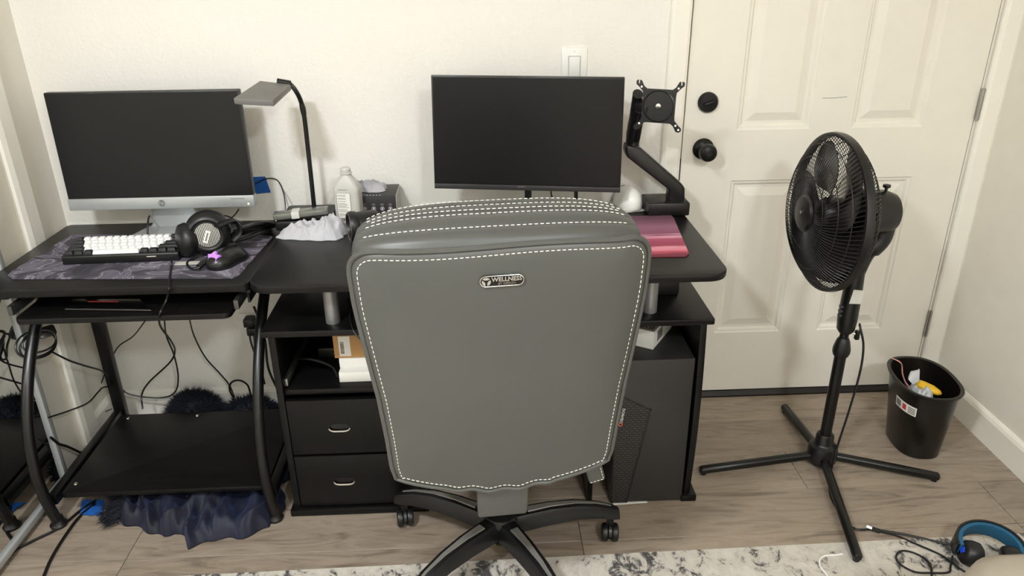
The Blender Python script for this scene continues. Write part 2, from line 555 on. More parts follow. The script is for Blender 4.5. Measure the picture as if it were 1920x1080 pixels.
for px, py in ((1845, 195), (1743, 605)):
    q = onY(px, py, YB)
    h = MB().cyl((DX1 + 0.001, YB - 0.006, q.z - 0.048), (DX1 + 0.001, YB - 0.006, q.z + 0.048), 0.0065, n=10)
    h.box((DX1 - 0.004, YB - 0.003, q.z - 0.046), (DX1 + 0.012, YB + 0.001, q.z + 0.046))
    h.build('hinge', M_STEEL, door)
q0 = onY(1542, 184, FY); q1 = onY(1588, 182, FY)
MB().tube(catmull([q0 + Vector((0, -.0002, 0)), (q0 + q1) / 2 + Vector((0, -.0002, -.001)), q1 + Vector((0, -.0002, .001))], 4), 0.0007, 4).build('scuff_mark', M_INK, door)
MB().box((DX0 + 0.001, YB + 0.004, 0.79), (DX0 + 0.0035, YB + 0.03, 0.87)).build('latch_plate', M_BRONZE, door)
# jamb, casings and threshold
jb = MB()
jb.box((DX0 - 0.02, YB + 0.006, 0), (DX0 - 0.001, YB + 0.1, DZ1 + 0.004)); jb.box((DX1 + 0.001, YB + 0.006, 0), (DX1 + 0.012, YB + 0.1, DZ1 + 0.004))
jb.box((DX0 - 0.02, YB + 0.006, DZ1 + 0.004), (DX1 + 0.012, YB + 0.1, DZ1 + 0.015)); jb.box((DX0 - 0.02, YB + 0.06, 0), (DX1 + 0.012, YB + 0.11, DZ1))
struct(jb.build('trim_1', M_TRIM, local=True, smooth=False))
def casing(name, x0, x1, z1):
    m = MB()
    m.prism([(x0, YB), (x1, YB), (x1, YB - 0.010), (x1 - 0.008, YB - 0.014), (x0 + 0.012, YB - 0.016), (x0 + 0.004, YB - 0.013), (x0, YB - 0.008)], 0.0, z1)
    return struct(m.build(name, M_TRIM, local=True, smooth=False))
casing('trim_2', 0.563, DX0 - 0.004, DZ1 + 0.07)
casing('trim_3', DX1 + 0.006, XR, DZ1 + 0.07)
th = MB().prism([(YB + 0.004, 0.0), (YB - 0.012, 0.0), (YB - 0.012, 0.006), (YB + 0.0, 0.020), (YB + 0.06, 0.020), (YB + 0.06, 0)], DX0 - 0.001, DX1 + 0.001, axis='X')
struct(th.build('trim_4', plain('dark_bronze_threshold', (26, 22, 20), 0.45, 0.2), local=True, smooth=False))
# baseboards
def bbprof(sgn_out):
    return [(0, 0), (0.014, 0), (0.014, 0.085), (0.010, 0.095), (0.004, 0.102), (0, 0.102)]
m = MB(); m.prism([(XR - a, b) for a, b in bbprof(1)], YF, YB, axis='Y'); struct(m.build('baseboard_right', M_TRIM, local=True, smooth=False))
m = MB(); m.prism([(YB - a, b) for a, b in bbprof(1)], XL, 0.563, axis='X'); struct(m.build('baseboard_back', M_TRIM, local=True, smooth=False))
m = MB(); m.prism([(XL + a, b) for a, b in bbprof(1)], 2.152, YB - 0.014, axis='Y'); struct(m.build('baseboard_left', M_TRIM, local=True, smooth=False))
# closet door and casing in the left wall
m = MB(); m.prism([(XL, 2.152), (XL + 0.008, 2.152), (XL + 0.016, 2.144), (XL + 0.014, 2.095), (XL + 0.008, 2.080), (XL, 2.078)], 0, 2.13)
struct(m.build('trim_5', M_TRIM, local=True, smooth=False))
d2 = MB().box((XL - 0.06, 0.45, 0.01), (XL - 0.018, 2.10, 2.06))
struct(d2.build('door_2', M_DOOR, local=True, smooth=False))

# ceiling lamps: the room's light, and an unseen one added for fill
for LQ, lab_ in ((LAMP, 'round flush ceiling lamp nearer the desks, above the left side'), (FILL_LAMP, 'round ceiling lamp added for fill light, unseen above the bed at the rear')):
    cl = thing('ceiling_lamp', lab_, 'lamp', (LQ.x, LQ.y, ZC))
    MB(T(LQ.x, LQ.y, 0)).lathe([(0.0001, ZC), (0.16, ZC), (0.16, ZC - 0.03), (0.14, ZC - 0.05), (0.0001, ZC - 0.05)], 32).build('lamp_base', M_WHITEP, cl)
    MB(T(LQ.x, LQ.y, 0)).lathe([(0.0001, ZC - 0.05), (0.14, ZC - 0.05), (0.137, ZC - 0.075), (0.12, ZC - 0.09), (0.0001, ZC - 0.098)], 32).build('diffuser', M_LAMPGLASS, cl)

# light switch
sw = thing('light_switch', 'white rocker light switch on the wall above the right monitor', 'light switch', (0.286, YB, 1.085))
MB().box((0.249, YB - 0.006, 1.095), (0.325, YB, 1.211)).build('wall_plate', M_WHITEP, sw, bevel=0.003)
rk = MB(T(0.287, YB - 0.006, 1.153) @ Matrix.Rotation(0.06, 4, 'X')).box((-0.016, -0.004, -0.033), (0.016, 0.003, 0.033)).build('rocker', M_WHITEP, sw, bevel=0.0015)
MB().box((0.2685, YB - 0.0068, 1.1175), (0.3055, YB - 0.0058, 1.1885)).build('rocker_frame', M_LGREYC, sw)
for z in (1.105, 1.201):
    MB(T(0.287, YB - 0.006, z) @ A).lathe([(0.0001, 0), (0.003, 0), (0.002, 0.0012), (0.0001, 0.0012)], 10).build('screw', M_WHITEP, sw)
# wall outlet under the desks
ot = thing('wall_outlet', 'white wall outlet with black plugs between the two desks', 'outlet', (-0.78, YB, 0.27))
MB().box((-0.815, YB - 0.006, 0.268), (-0.745, YB, 0.384)).build('wall_plate', M_WHITEP, ot, bevel=0.003)
for z in (0.300, 0.352):
    MB().box((-0.797, YB - 0.008, z - 0.016), (-0.763, YB - 0.004, z + 0.016)).build('socket', M_WHITEP, ot, bevel=0.002)

# rug
rug = MB()
ny = 0
rug.box((-0.92, -0.45, 0), (1.55, 1.0, 0.006)); 
rug = MB(T(0.35, 1.537, 0) @ Matrix.Rotation(0.012, 4, 'Z')).box((-1.30, -1.95, 0.0005), (1.22, 0.0, 0.007))
tag(rug.build('area_rug', M_RUG, bevel=0.002), 'off-white area rug with distressed grey marks on the floor', 'rug')

# ------------------------------------------------------------------ left computer desk
L = thing('computer_desk', 'black metal-legged computer desk with low shelf in the left corner', 'desk', (-0.92, 2.0, 0))
ZL = 0.720
MB().prism(rrect(-1.262, 1.755, -0.585, 2.255, 0.018), ZL - 0.022, ZL).build('tabletop', M_BW, L, bevel=0.003)
MB().prism(rrect(-1.165, 1.735, -0.635, 2.03, 0.02), 0.634, 0.650).build('keyboard_tray', M_BW, L, bevel=0.003)
MB().prism(rrect(-1.192, 1.755, -0.625, 2.150, 0.006), 0.084, 0.100).build('lower_shelf', M_BW, L, bevel=0.002)
for x, s in ((-1.215, 1), (-0.608, -1)):
    yo = 0.0 if s > 0 else -0.008
    prof = [(1.742, 0.012), (1.722, 0.10), (1.716, 0.20), (1.735, 0.31), (1.785, 0.42), (1.86, 0.52), (1.95, 0.60), (2.05, 0.66), (2.12, 0.697)]
    MB().tube(catmull([(x, y_ + yo, z_) for y_, z_ in prof], 6), 0.0145, 14).build('curved_leg', M_BLKMETAL, L)
    MB(T(x, 1.742 + yo, 0)).lathe([(0.0001, 0), (0.022, 0), (0.023, 0.008), (0.017, 0.016), (0.0155, 0.03), (0.0001, 0.03)], 16).build('foot', M_BLK, L)
    MB().box((x - 0.018, 2.185, 0.0), (x + 0.018, 2.21, ZL - 0.022)).build('rear_leg', M_BLKMETAL, L, bevel=0.002)
    MB().box((x - 0.012, 1.745, 0.070), (x + 0.012, 2.19, 0.100)).build('side_rail', M_BLKMETAL, L, bevel=0.002)
    MB().box((x - 0.012, 1.80, ZL - 0.045), (x + 0.012, 2.19, ZL - 0.022)).build('top_rail', M_BLKMETAL, L, bevel=0.002)
for x, s in ((-1.178, 1), (-0.622, -1)):
    MB().box((x - 0.006, 1.755, 0.651), (x + 0.006, 2.02, 0.676)).build('slide_rail', M_STEELDARK, L, bevel=0.001)
    MB().box((x - 0.012 * s - 0.003, 1.82, 0.64), (x - 0.012 * s + 0.003, 2.0, ZL - 0.022)).build('rail_bracket', M_BLKMETAL, L)
for px, py in ((240, 784), (142, 907), (370, 779)):
    q = onZ(px, py, 0.10)
    MB(T(q.x, q.y, 0.1)).lathe([(0.0001, 0), (0.006, 0), (0.005, 0.002), (0.0001, 0.0025)], 12).build('screw', M_CHROME, L)

# ------------------------------------------------------------------ right desk with drawers
D = thing('drawer_desk', 'black wood-grain desk with two drawers and silver posts behind the chair', 'desk', (0.02, 2.0, 0))
ZR = 0.742
def desk_outline(x0, y0, x1, y1, rf, rb):
    out = []
    for cx, cy, a0, r_ in ((x1 - rf, y0 + rf, -90, rf), (x1 - rb, y1 - rb, 0, rb), (x0 + rb, y1 - rb, 90, rb), (x0 + rf, y0 + rf, 180, rf)):
        for k in range(9):
            a = math.radians(a0 + 90 * k / 8)
            out.append((cx + r_ * math.cos(a), cy + r_ * math.sin(a)))
    return out
MB().prism(desk_outline(-0.570, 1.682, 0.612, 2.240, 0.055, 0.006), ZR - 0.020, ZR).build('tabletop', M_BW, D, bevel=0.004)
ZS = 0.606
MB().box((-0.562, 1.712, ZS - 0.018), (0.592, 2.22, ZS)).build('lower_top', M_BW, D, bevel=0.004)
for px, py in ((625, 603), (1218, 583)):
    q = onZ(px, py, ZS)
    MB().cyl((q.x, q.y, ZS), (q.x, q.y, ZR - 0.020), 0.0185, n=24).build('post', M_POST, D)
    MB().cyl((q.x, 2.15, ZS), (q.x, 2.15, ZR - 0.020), 0.0185, n=24).build('post', M_POST, D)
def side(x0, x1, bow, name='side_panel'):
    pr = [(2.21, 0.0), (1.752, 0.0)] + [(1.752 - bow * math.sin(math.pi * k / 12), 0.588 * k / 12) for k in range(1, 12)] + [(1.752, 0.588), (2.21, 0.588)]
    MB().prism(pr, x0, x1, axis='X').build(name, M_BWZ, D, bevel=0.0015)
side(-0.556, -0.538, 0.0); side(0.567, 0.585, 0.018)
side(-0.196, -0.180, 0.0, 'divider'); side(0.285, 0.300, 0.0, 'divider')
for x0, x1 in ((-0.566, -0.172), (0.557, 0.603)):
    MB().box((x0, 1.738, 0.0), (x1, 2.215, 0.022)).build('plinth', M_BWZ, D, bevel=0.004)
MB().box((-0.538, 1.765, 0.388), (-0.196, 2.19, 0.404)).build('shelf', M_BW, D, bevel=0.002)
MB().box((-0.538, 2.19, 0.02), (-0.196, 2.20, 0.588)).build('back_panel', M_BWZ, D)
MB().box((-0.180, 2.19, 0.30), (0.567, 2.20, 0.588)).build('back_panel', M_BWZ, D)
for z0, z1, px, py in ((0.206, 0.379, 637, 800), (0.028, 0.199, 646, 900)):
    dr = MB().box((-0.535, 1.748, z0), (-0.199, 1.766, z1)).build('drawer', M_BWZ, D, bevel=0.002)
    MB().box((-0.525, 1.766, z0 + 0.01), (-0.209, 2.15, z1 - 0.03)).build('drawer_box', M_BWZ, dr)
    q = onY(px, py, 1.748)
    # oval cup pull: chrome lower lip around a dark recess
    MB(T(q.x, 1.748, q.z)).prism([(0.027 * c, 0.010 * s) for c, s in [(math.copysign(abs(math.cos(a)) ** 0.6, math.cos(a)), math.copysign(abs(math.sin(a)) ** 0.8, math.sin(a))) for a in [2 * math.pi * k / 28 for k in range(28)]]], -0.0012, 0.002, axis='Y').build('pull_recess', M_BLKGLOSS, dr)
    lip = [(0.028 * math.copysign(abs(math.cos(a)) ** 0.55, math.cos(a)), -0.006, 0.011 * math.sin(a)) for a in [math.pi + math.pi * k / 20 for k in range(21)]]
    MB(T(q.x, 1.748, q.z)).tube([Vector(p) for p in lip], 0.0027, 8).build('handle', M_CHROME, dr)
# metal drawer slide seen in the open bay
q0 = onZ(528, 742, 0.41); q1 = onZ(550, 690, 0.45)
MB().box((-0.5375, 1.775, 0.410), (-0.529, 2.05, 0.432)).build('slide_rail', M_STEEL, D, bevel=0.001)
# ------------------------------------------------------------------ office chair
HUB = Vector((0.030, 1.562, 0.0))
CH = thing('office_chair', 'grey leather executive office chair seen from behind, on a black star base', 'chair', HUB)
YAW = math.radians(4.6)
U = T(*HUB) @ T(-0.017, -0.045, 0) @ Matrix.Rotation(YAW, 4, 'Z')
HW = [(0.40, 0.205), (0.46, 0.218), (0.52, 0.223), (0.60, 0.226), (0.70, 0.233), (0.80, 0.246), (0.90, 0.2595), (0.97, 0.263), (1.005, 0.257), (1.025, 0.248), (1.06, 0.232)]
def hw(z): return interp(HW, z) * 1.014
def ry(z):
    t = (z - 0.44) / 0.55
    return -0.232 - 0.075 * t - 0.016 * math.sin(math.pi * max(0, min(1, t)))
PROF = []          # closed side profile (y, z): rear up, over the rolls, front down
for k in range(13):
    z = 0.455 + (1.000 - 0.455) * k / 12
    PROF.append((ry(z), z))
S_PTS = [(-0.300, 1.010), (-0.262, 1.028), (-0.213, 1.036), (-0.170, 1.038), (-0.130, 1.031)]
STITCH_IDX = []
for (a, b) in zip(S_PTS, S_PTS[1:]):
    STITCH_IDX.append(len(PROF))
    A0 = Vector(a); B0 = Vector(b); d = B0 - A0; nrm = Vector((-d.y, d.x)).normalized()
    amp = 0.011 if a == S_PTS[0] else 0.008
    for k in range(7):
        t = k / 7
        p = A0 + d * t + nrm * amp * (4 * t * (1 - t)) ** 0.6
        PROF.append((p.x, p.y))
STITCH_IDX.append(len(PROF))
PROF += [(-0.130, 1.034), (-0.105, 1.022), (-0.088, 0.99), (-0.075, 0.94), (-0.062, 0.86), (-0.05, 0.76), (-0.045, 0.66), (-0.05, 0.58), (-0.07, 0.51), (-0.11, 0.465), (-0.17, 0.45), (-0.215, 0.452)]
SPINE = [(0.44, -0.155), (0.70, -0.165), (0.95, -0.205), (1.06, -0.21)]
def body(s_i, u):
    y_, z_ = PROF[s_i % len(PROF)]
    zc_ = min(max(z_, 0.53), 0.965); yc_ = interp(SPINE, zc_)
    ex = 4.2 if z_ < 0.99 else 3.2
    rr = (1 - abs(u) ** ex) ** (1 / ex) if abs(u) < 1 else 0.0
    k = 0.10 + 0.90 * rr
    y2 = yc_ + (y_ - yc_) * k; z2 = zc_ + (z_ - zc_) * (0.35 + 0.65 * rr)
    return Vector((hw(z2) * u, y2, z2))
us = [-1, -0.985, -0.955, -0.91, -0.85, -0.77, -0.65, -0.5, -0.33, -0.16, 0, 0.16, 0.33, 0.5, 0.65, 0.77, 0.85, 0.91, 0.955, 0.985, 1]
m = MB(U)
n_ = len(PROF)
m.rings([[body(i, u) for i in range(n_)] for u in us], True)
backrest = m.build('backrest', M_LEATHER, CH, angle=60)
# rear panel, puffed, with rounded upper corners and a swooping lower edge
def panel_outline(ins=0.0):
    pts = []
    nb = 40
    for k in range(nb + 1):                     # lower edge, left to right
        x = -0.218 + 0.436 * k / nb
        t = abs(x) / 0.218
        z = 0.440 + 0.052 * t ** 1.7 + (0.004 * math.cos(x * 95) if t < 0.5 else 0.0)
        pts.append((x, z))
    for k in range(1, 19):
        z = 0.497 + (0.960 - 0.497) * k / 18
        pts.append((hw(z) - 0.002, z))
    xc_, zc_ = hw(0.96) - 0.002 - 0.042, 0.967
    for k in range(1, 10):
        a = math.pi / 2 * k / 9
        pts.append((xc_ + 0.042 * math.cos(a), zc_ + 0.042 * math.sin(a)))
    for k in range(1, 40):
        x = xc_ - 2 * xc_ * k / 40
        pts.append((x, 1.009 + 0.0025 * math.sin(x * 16) + 0.002 * (1 - (x / xc_) ** 2)))
    for k in range(9):
        a = math.pi / 2 + math.pi / 2 * k / 9
        pts.append((-xc_ + 0.042 * math.cos(a), zc_ + 0.042 * math.sin(a)))
    for k in range(18, 0, -1):
        z = 0.497 + (0.960 - 0.497) * k / 18
        pts.append((-(hw(z) - 0.002), z))
    if ins:
        out = []
        N = len(pts)
        for i in range(N):
            a = Vector(pts[i - 1]); b = Vector(pts[(i + 1) % N]); d = (b - a).normalized()
            out.append((pts[i][0] - d.y * ins, pts[i][1] + d.x * ins))
        pts = out
    return pts
def wrap(x):       # the panel rolls slightly forward at its sides
    return 0.034 * (abs(x) / 0.27) ** 6
def py_(x, z, off): return ry(z) + off + wrap(x)
out = panel_outline()
CX = Vector((0.0, 0.72))
rings = []
for s, off in ((1.0, 0.016), (1.0, -0.002), (0.985, -0.007), (0.96, -0.0095), (0.90, -0.0125), (0.75, -0.0145), (0.5, -0.0155), (0.25, -0.0155), (0.02, -0.0155)):
    ring = []
    for (x, z) in out:
        q = CX + (Vector((x, z)) - CX) * s
        wob = 0.0022 * noise.noise(Vector((q.x * 7, q.y * 5, 3.1))) * (1 if s < 0.95 else 0)
        ring.append((q.x, py_(q.x, q.y, off) + wob, q.y))
    rings.append(ring)
panel = MB(U).rings(rings, True).build('rear_panel', M_LEATHER, CH, angle=60)
MB(U).tube([(x, py_(x, z, -0.0035), z) for x, z in panel_outline(-0.002)], 0.0052, 8, closed=True).build('piping', M_LEATHER, panel)
def dashes(path, L_=0.0062, gap=0.0036, w=0.0009):
    """white stitches along a polyline"""
    mb = MB(U)
    path = [Vector(p) for p in path]
    acc = 0.0; draw = None
    segs = []
    for a, b in zip(path, path[1:]):
        segs.append((a, b, (b - a).length))
    total = sum(s[2] for s in segs)
    def at(d):
        for a, b, l in segs:
            if d <= l:
                return a + (b - a) * (d / l if l else 0)
            d -= l
        return path[-1]
    d = 0.0
    while d + L_ < total:
        mb.tube([at(d), at(d + L_ / 2), at(d + L_)], [w * 0.7, w, w * 0.7], 5)
        d += L_ + gap
    return mb
ins = panel_outline(0.012)
ins = ins + [ins[0]]
dashes([(x, py_(x, z, -0.0098), z) for x, z in ins]).build('stitching', M_THREAD, panel)
for q, idx in enumerate(STITCH_IDX[1:]):
    rows_ = [0] if q == 0 else [0]
    path = []
    for k in range(81):
        u = -0.93 + 1.86 * k / 80
        p = body(idx, u)
        path.append(p + Vector((0, -0.0035, 0.0045)))
    dashes(path, 0.0066, 0.0038, 0.00095).build('stitching', M_THREAD, backrest)
for idx, dy in ((STITCH_IDX[2], 0.012),):
    path = [body(idx + 1, -0.9 + 1.8 * k / 60) + Vector((0, 0.001, 0.0035)) for k in range(61)]
    dashes(path, 0.0066, 0.0038, 0.00095).build('stitching', M_THREAD, backrest)
# badge: black pill with a silver rim, round emblem and lettering
bz = 0.953; bx = -0.006
byy = py_(bx, bz, -0.0158)
slope = math.atan2(ry(bz + 0.02) - ry(bz - 0.02), 0.04)
BM = U @ T(bx, byy - 0.0005, bz) @ Matrix.Rotation(math.radians(90) - slope, 4, 'X') @ Matrix.Rotation(math.radians(0.6), 4, 'Z')
def pill(hx, hy, n=14):
    o_ = []
    for k in range(n + 1):
        a = -math.pi / 2 + math.pi * k / n; o_.append((hx - hy + hy * math.cos(a), hy * math.sin(a)))
    for k in range(n + 1):
        a = math.pi / 2 + math.pi * k / n; o_.append((-hx + hy + hy * math.cos(a), hy * math.sin(a)))
    return o_
badge = MB(BM).prism(pill(0.0385, 0.0105), -0.001, 0.002).build('badge', M_BLKGLOSS, CH)
MB(BM @ T(0, 0, 0.002)).tube([(x, y_, 0) for x, y_ in pill(0.0378, 0.0098)], 0.0009, 6, closed=True).build('badge_rim', M_CHROME, badge)
M_BADGE = plain('badge_silver', (176, 172, 166), 0.35, 0.5)
MB(BM).text('WELLNESS', 0.0112, 0.0004, T(0.0085, 0.0030, 0.0026), bold=0.0002).build('lettering', M_BADGE, badge, smooth=False)
MB(BM).text('BY DESIGN', 0.0062, 0.0004, T(0.0085, -0.0049, 0.0026)).build('lettering', plain('badge_rose', (138, 126, 122), 0.4, 0.5), badge, smooth=False)
em = MB(BM)
for a0, a1 in ((35, 145), (160, 258), (282, 380)):
    pts = [(-0.0272 + 0.0078 * math.cos(math.radians(a0 + (a1 - a0) * k / 12)), 0.0078 * math.sin(math.radians(a0 + (a1 - a0) * k / 12))) for k in range(13)]
    mid = math.radians((a0 + a1) / 2)
    inner = [(-0.0272 + 0.0032 * math.cos(mid + x), 0.0032 * math.sin(mid + x)) for x in (0.5, 0, -0.5)]
    em.prism(pts + inner, 0.002, 0.0029)
em.build('emblem', M_BADGE, badge, smooth=False)
# side tag
tg = MB(U)
P0 = Vector((0.236, -0.205, 0.628))
TGP = U.inverted() @ onY(1166, 783, 1.300)
TG = U @ T(*TGP) @ Matrix.Rotation(math.radians(90), 4, 'X') @ Matrix.Rotation(math.radians(-98), 4, 'Z')
tagp = MB(TG).box((-0.022, -0.0065, -0.0006), (0.022, 0.0065, 0.0006)).build('side_tag', M_BLK, CH)
MB(TG).text('DORMEO', 0.0085, 0.0001, T(-0.004, 0, 0.0007)).build('lettering', M_INKW, tagp, smooth=False)
MB(TG @ T(0.0165, 0, 0.0008)).tube([(0.0038 * math.cos(a), 0.0038 * math.sin(a), 0) for a in [2 * math.pi * k / 8 for k in range(8)]], 0.0008, 5, closed=True).build('emblem', M_ORANGE, tagp)
# front side cushions that show beside the panel at the right
for sx in (-1, 1):
    cs = []
    for k in range(13):
        t = k / 12; z = 0.49 + 0.27 * t
        w = 0.026 * math.sin(math.pi * (0.12 + 0.85 * t)) ** 0.7
        cx_ = sx * (hw(z) + (0.014 if sx > 0 else -0.012))
        cs.append([(cx_ + w * math.cos(a), -0.150 + 0.042 * math.sin(a), z) for a in [2 * math.pi * j / 14 for j in range(14)]])
    MB(U).rings(cs, True).build('side_cushion', M_LEATHER, CH, angle=60)
# seat
st = MB(U)
srings = []
for z, k in ((0.405, 0.90), (0.412, 0.955), (0.43, 0.985), (0.465, 1.0), (0.49, 0.985), (0.51, 0.94), (0.522, 0.82), (0.526, 0.5), (0.527, 0.1)):
    ring = []
    for j in range(48):
        a = 2 * math.pi * j / 48
        c, s = math.cos(a), math.sin(a)
        r_ = 1 / (abs(c) ** 4 + abs(s) ** 4) ** 0.25
        ring.append((0.235 * k * r_ * c, 0.04 + 0.235 * k * r_ * s, z))
    srings.append(ring)
st.rings(srings, True)
st.build('seat', M_LEATHER, CH, angle=60)
# leather flap over the spine bracket, and the corner flap
fp = MB(U)
fp.rings([[(-0.056 + d, -0.228 + e, z), (0.054 - d, -0.228 + e, z), (0.055 - d, -0.20 + e, z), (-0.057 + d, -0.20 + e, z)] for z, d, e in ((0.456, 0.0, 0.0), (0.425, 0.0005, 0.002), (0.385, 0.001, 0.006), (0.352, 0.002, 0.012), (0.346, 0.005, 0.018))], True)
flap = fp.build('spine_cover', M_LEATHER, CH, bevel=0.004, angle=50)
cf = MB(U @ T(0.205, -0.165, 0.433) @ Matrix.Rotation(-0.25, 4, 'Y'))
cf.box((-0.020, -0.045, -0.022), (0.017, 0.10, 0.026))
cfo = cf.build('corner_flap', M_LEATHER, CH, bevel=0.006, angle=50)
c0 = Matrix.Rotation(-0.25, 4, 'Y')
dashes([T(0.205, -0.165, 0.433) @ c0 @ Vector(p) for p in ((-0.018, -0.0455, -0.016), (0.012, -0.0455, -0.016), (0.012, -0.0455, 0.022))], 0.005, 0.003, 0.0009).build('stitching', M_THREAD, cfo)
# mechanism and gas lift
MB(U).box((-0.09, -0.13, 0.365), (0.09, 0.14, 0.406)).build('tilt_mechanism', M_BLKMETAL, CH, bevel=0.008)
MB(U).tube(catmull([(0, -0.10, 0.38), (0, -0.17, 0.375), (0, -0.205, 0.40), (0, -0.21, 0.47)], 5), 0.022, 10, flat=0.5).build('spine_bracket', M_BLKMETAL, CH)
MB(T(*HUB)).lathe([(0.0001, 0.045), (0.022, 0.045), (0.025, 0.06), (0.025, 0.22), (0.0001, 0.22)], 20).build('gas_lift_cover', M_BLKGLOSS, CH)
MB(T(*HUB)).lathe([(0.0001, 0.20), (0.014, 0.20), (0.014, 0.37), (0.0001, 0.37)], 16).build('gas_lift_rod', M_BLKMETAL, CH)
MB(T(*HUB)).lathe([(0.0001, 0.075), (0.038, 0.078), (0.044, 0.09), (0.046, 0.125), (0.040, 0.138), (0.030, 0.143), (0.0001, 0.143)], 28).build('base_hub', M_BLKSATIN, CH)
R_ST = 0.312
leg_me = None
for k in range(5):
    a = math.radians(80.8 + 72 * k)
    LM = T(*HUB) @ Matrix.Rotation(a, 4, 'Z')
    sec = [(0.020, 0.030, 0.086, 0.132), (0.07, 0.029, 0.090, 0.137), (0.13, 0.027, 0.096, 0.141), (0.20, 0.0245, 0.097, 0.137), (0.26, 0.022, 0.088, 0.124), (0.30, 0.020, 0.075, 0.108), (0.322, 0.016, 0.070, 0.096)]
    rr = []
    for r_, w, z0, z1 in sec:
        rr.append([(r_, -w, z0), (r_, w, z0), (r_, w * 0.95, z0 + (z1 - z0) * 0.55), (r_, w * 0.62, z1 - 0.003), (r_, w * 0.22, z1), (r_, -w * 0.22, z1), (r_, -w * 0.62, z1 - 0.003), (r_, -w * 0.95, z0 + (z1 - z0) * 0.55)])
    lg = MB(LM).rings(rr, True).build('base_leg', M_BLKSATIN, CH, angle=28)
    hl_rings = []
    for r_, w, z0, z1 in sec[1:6]:
        hl_rings.append([(r_, -w * (0.16 + 0.30 * (1 - r_ / 0.3)), z1 - 0.001), (r_, w * (0.16 + 0.30 * (1 - r_ / 0.3)), z1 - 0.001), (r_, w * (0.12 + 0.26 * (1 - r_ / 0.3)), z1 + 0.0016), (r_, -w * (0.12 + 0.26 * (1 - r_ / 0.3)), z1 + 0.0016)])
    MB(LM).rings(hl_rings, True).build('leg_highlight', plain('grey_highlight', (104, 103, 98), 0.4), lg)  # grey strip paints the glossy highlight along the leg's top
    # caster: stem, hood, two wheels
    cm = LM @ T(R_ST - 0.012, 0, 0) @ Matrix.Rotation(0.7 + 1.3 * k, 4, 'Z')
    if k == 1: cm = T(*HUB) @ Matrix.Rotation(a, 4, 'Z') @ T(R_ST - 0.012, 0, 0) @ Matrix.Rotation(-a + 0.15, 4, 'Z')
    if k == 4: cm = T(*HUB) @ Matrix.Rotation(a, 4, 'Z') @ T(R_ST - 0.012, 0, 0) @ Matrix.Rotation(-a - 0.1, 4, 'Z')
    zf = 0.007 if k in (2, 3) else 0.0
    cs_ = MB(cm).lathe([(0.0001, 0.05), (0.007, 0.05), (0.007, 0.085), (0.0001, 0.085)], 10).build('caster', M_BLK, CH)
    for s in (-1, 1):
        w_ = MB(cm @ T(s * 0.0135, -0.010, 0.0255 + zf) @ aim((1, 0, 0), (0, 0, 1))).lathe([(0.0001, -0.0095), (0.019, -0.0095), (0.0245, -0.006), (0.0255, 0), (0.0245, 0.006), (0.019, 0.0095), (0.0001, 0.0095)], 24)
        w_.build('wheel', M_BLK, cs_)
    hd = MB(cm)
    hd.rings([[(x, -0.010 + 0.0275 * math.cos(t), 0.0265 + zf + 0.0285 * math.sin(t)) for x in (-0.004, 0.004)] + [(x, -0.010 + 0.010 * math.cos(t), 0.0265 + zf + 0.010 * math.sin(t)) for x in (0.004, -0.004)] for t in [math.radians(10 + 160 * j / 10) for j in range(11)]], True)
    hd.box((-0.009, -0.010, 0.045), (0.009, 0.010, 0.066))
    hd.build('hood', M_BLKSATIN, cs_)
# ------------------------------------------------------------------ monitors
def slab_from_px(px4, Y, d0, d1):
    """flat upright slab with corners at four pixels on the plane Y (front face), d0..d1 behind it"""
    c = [onY(x, y, Y) for x, y in px4]
    m_ = MB()
    m_.add([p + Vector((0, d0, 0)) for p in c] + [p + Vector((0, d1, 0)) for p in c], [(0, 1, 2, 3), (7, 6, 5, 4), (0, 4, 5, 1), (1, 5, 6, 2), (2, 6, 7, 3), (3, 7, 4, 0)])
    return m_

# left monitor
ML = thing('monitor', 'monitor with silver bottom bezel and silver stand on the left desk', 'monitor', (-0.905, 2.16, ZL))
yl = 2.135
x0, x1, zt, zb, zm = -1.177, -0.654, 1.132, 0.802, 0.836
tilt = Matrix.Translation((0, yl, zb)) @ Matrix.Rotation(math.radians(-2.0), 4, 'X') @ Matrix.Translation((0, -yl, -zb))
MB(tilt).box((x0, yl, zm - 0.004), (x1, yl + 0.026, zt)).build('housing', M_BLK, ML, bevel=0.003)
MB(tilt).box((x0 + 0.004, yl - 0.0012, zm), (x1 - 0.004, yl + 0.002, zt - 0.004)).build('screen', M_SCREEN, ML)
ch = MB(tilt).box((x0 - 0.001, yl - 0.004, zb), (x1 + 0.001, yl + 0.027, zm)).build('bottom_bezel', M_SILVER, ML, bevel=0.0025)
lx = -0.915; lz = (zb + zm) / 2
LG = tilt @ T(lx, yl - 0.0042, lz) @ aim((0, -1, 0))
lgo = MB(LG).lathe([(0.0001, 0), (0.0098, 0), (0.0098, 0.0006), (0.0001, 0.0006)], 28).build('logo', plain('logo_grey', (120, 122, 124), 0.4, 0.4), ML)
MB(LG).text('hp', 0.0165, 0.0002, T(0, 0.001, 0.0007) @ Matrix.Shear('XZ', 4, (0, 0)) if False else T(0, 0.0012, 0.0007)).build('lettering', M_SILVER, lgo, smooth=False)
for k in range(5):
    xx = -0.778 + 0.022 * k
    MB(tilt).box((xx - 0.002, yl - 0.0046, zb + 0.008), (xx + 0.002, yl - 0.003, zb + 0.0095)).build('button_mark', M_INK, ML)
MB(tilt @ T(-0.670, yl - 0.004, zb + 0.009) @ aim((0, -1, 0))).lathe([(0.0001, 0), (0.0026, 0), (0.0001, 0.0008)], 12).build('power_light', M_LEDO, ML)
MB(tilt).box((-0.718, yl - 0.0044, zb + 0.0245), (-0.678, yl - 0.003, zb + 0.0262)).build('model_print', M_INK, ML)
nk = MB()
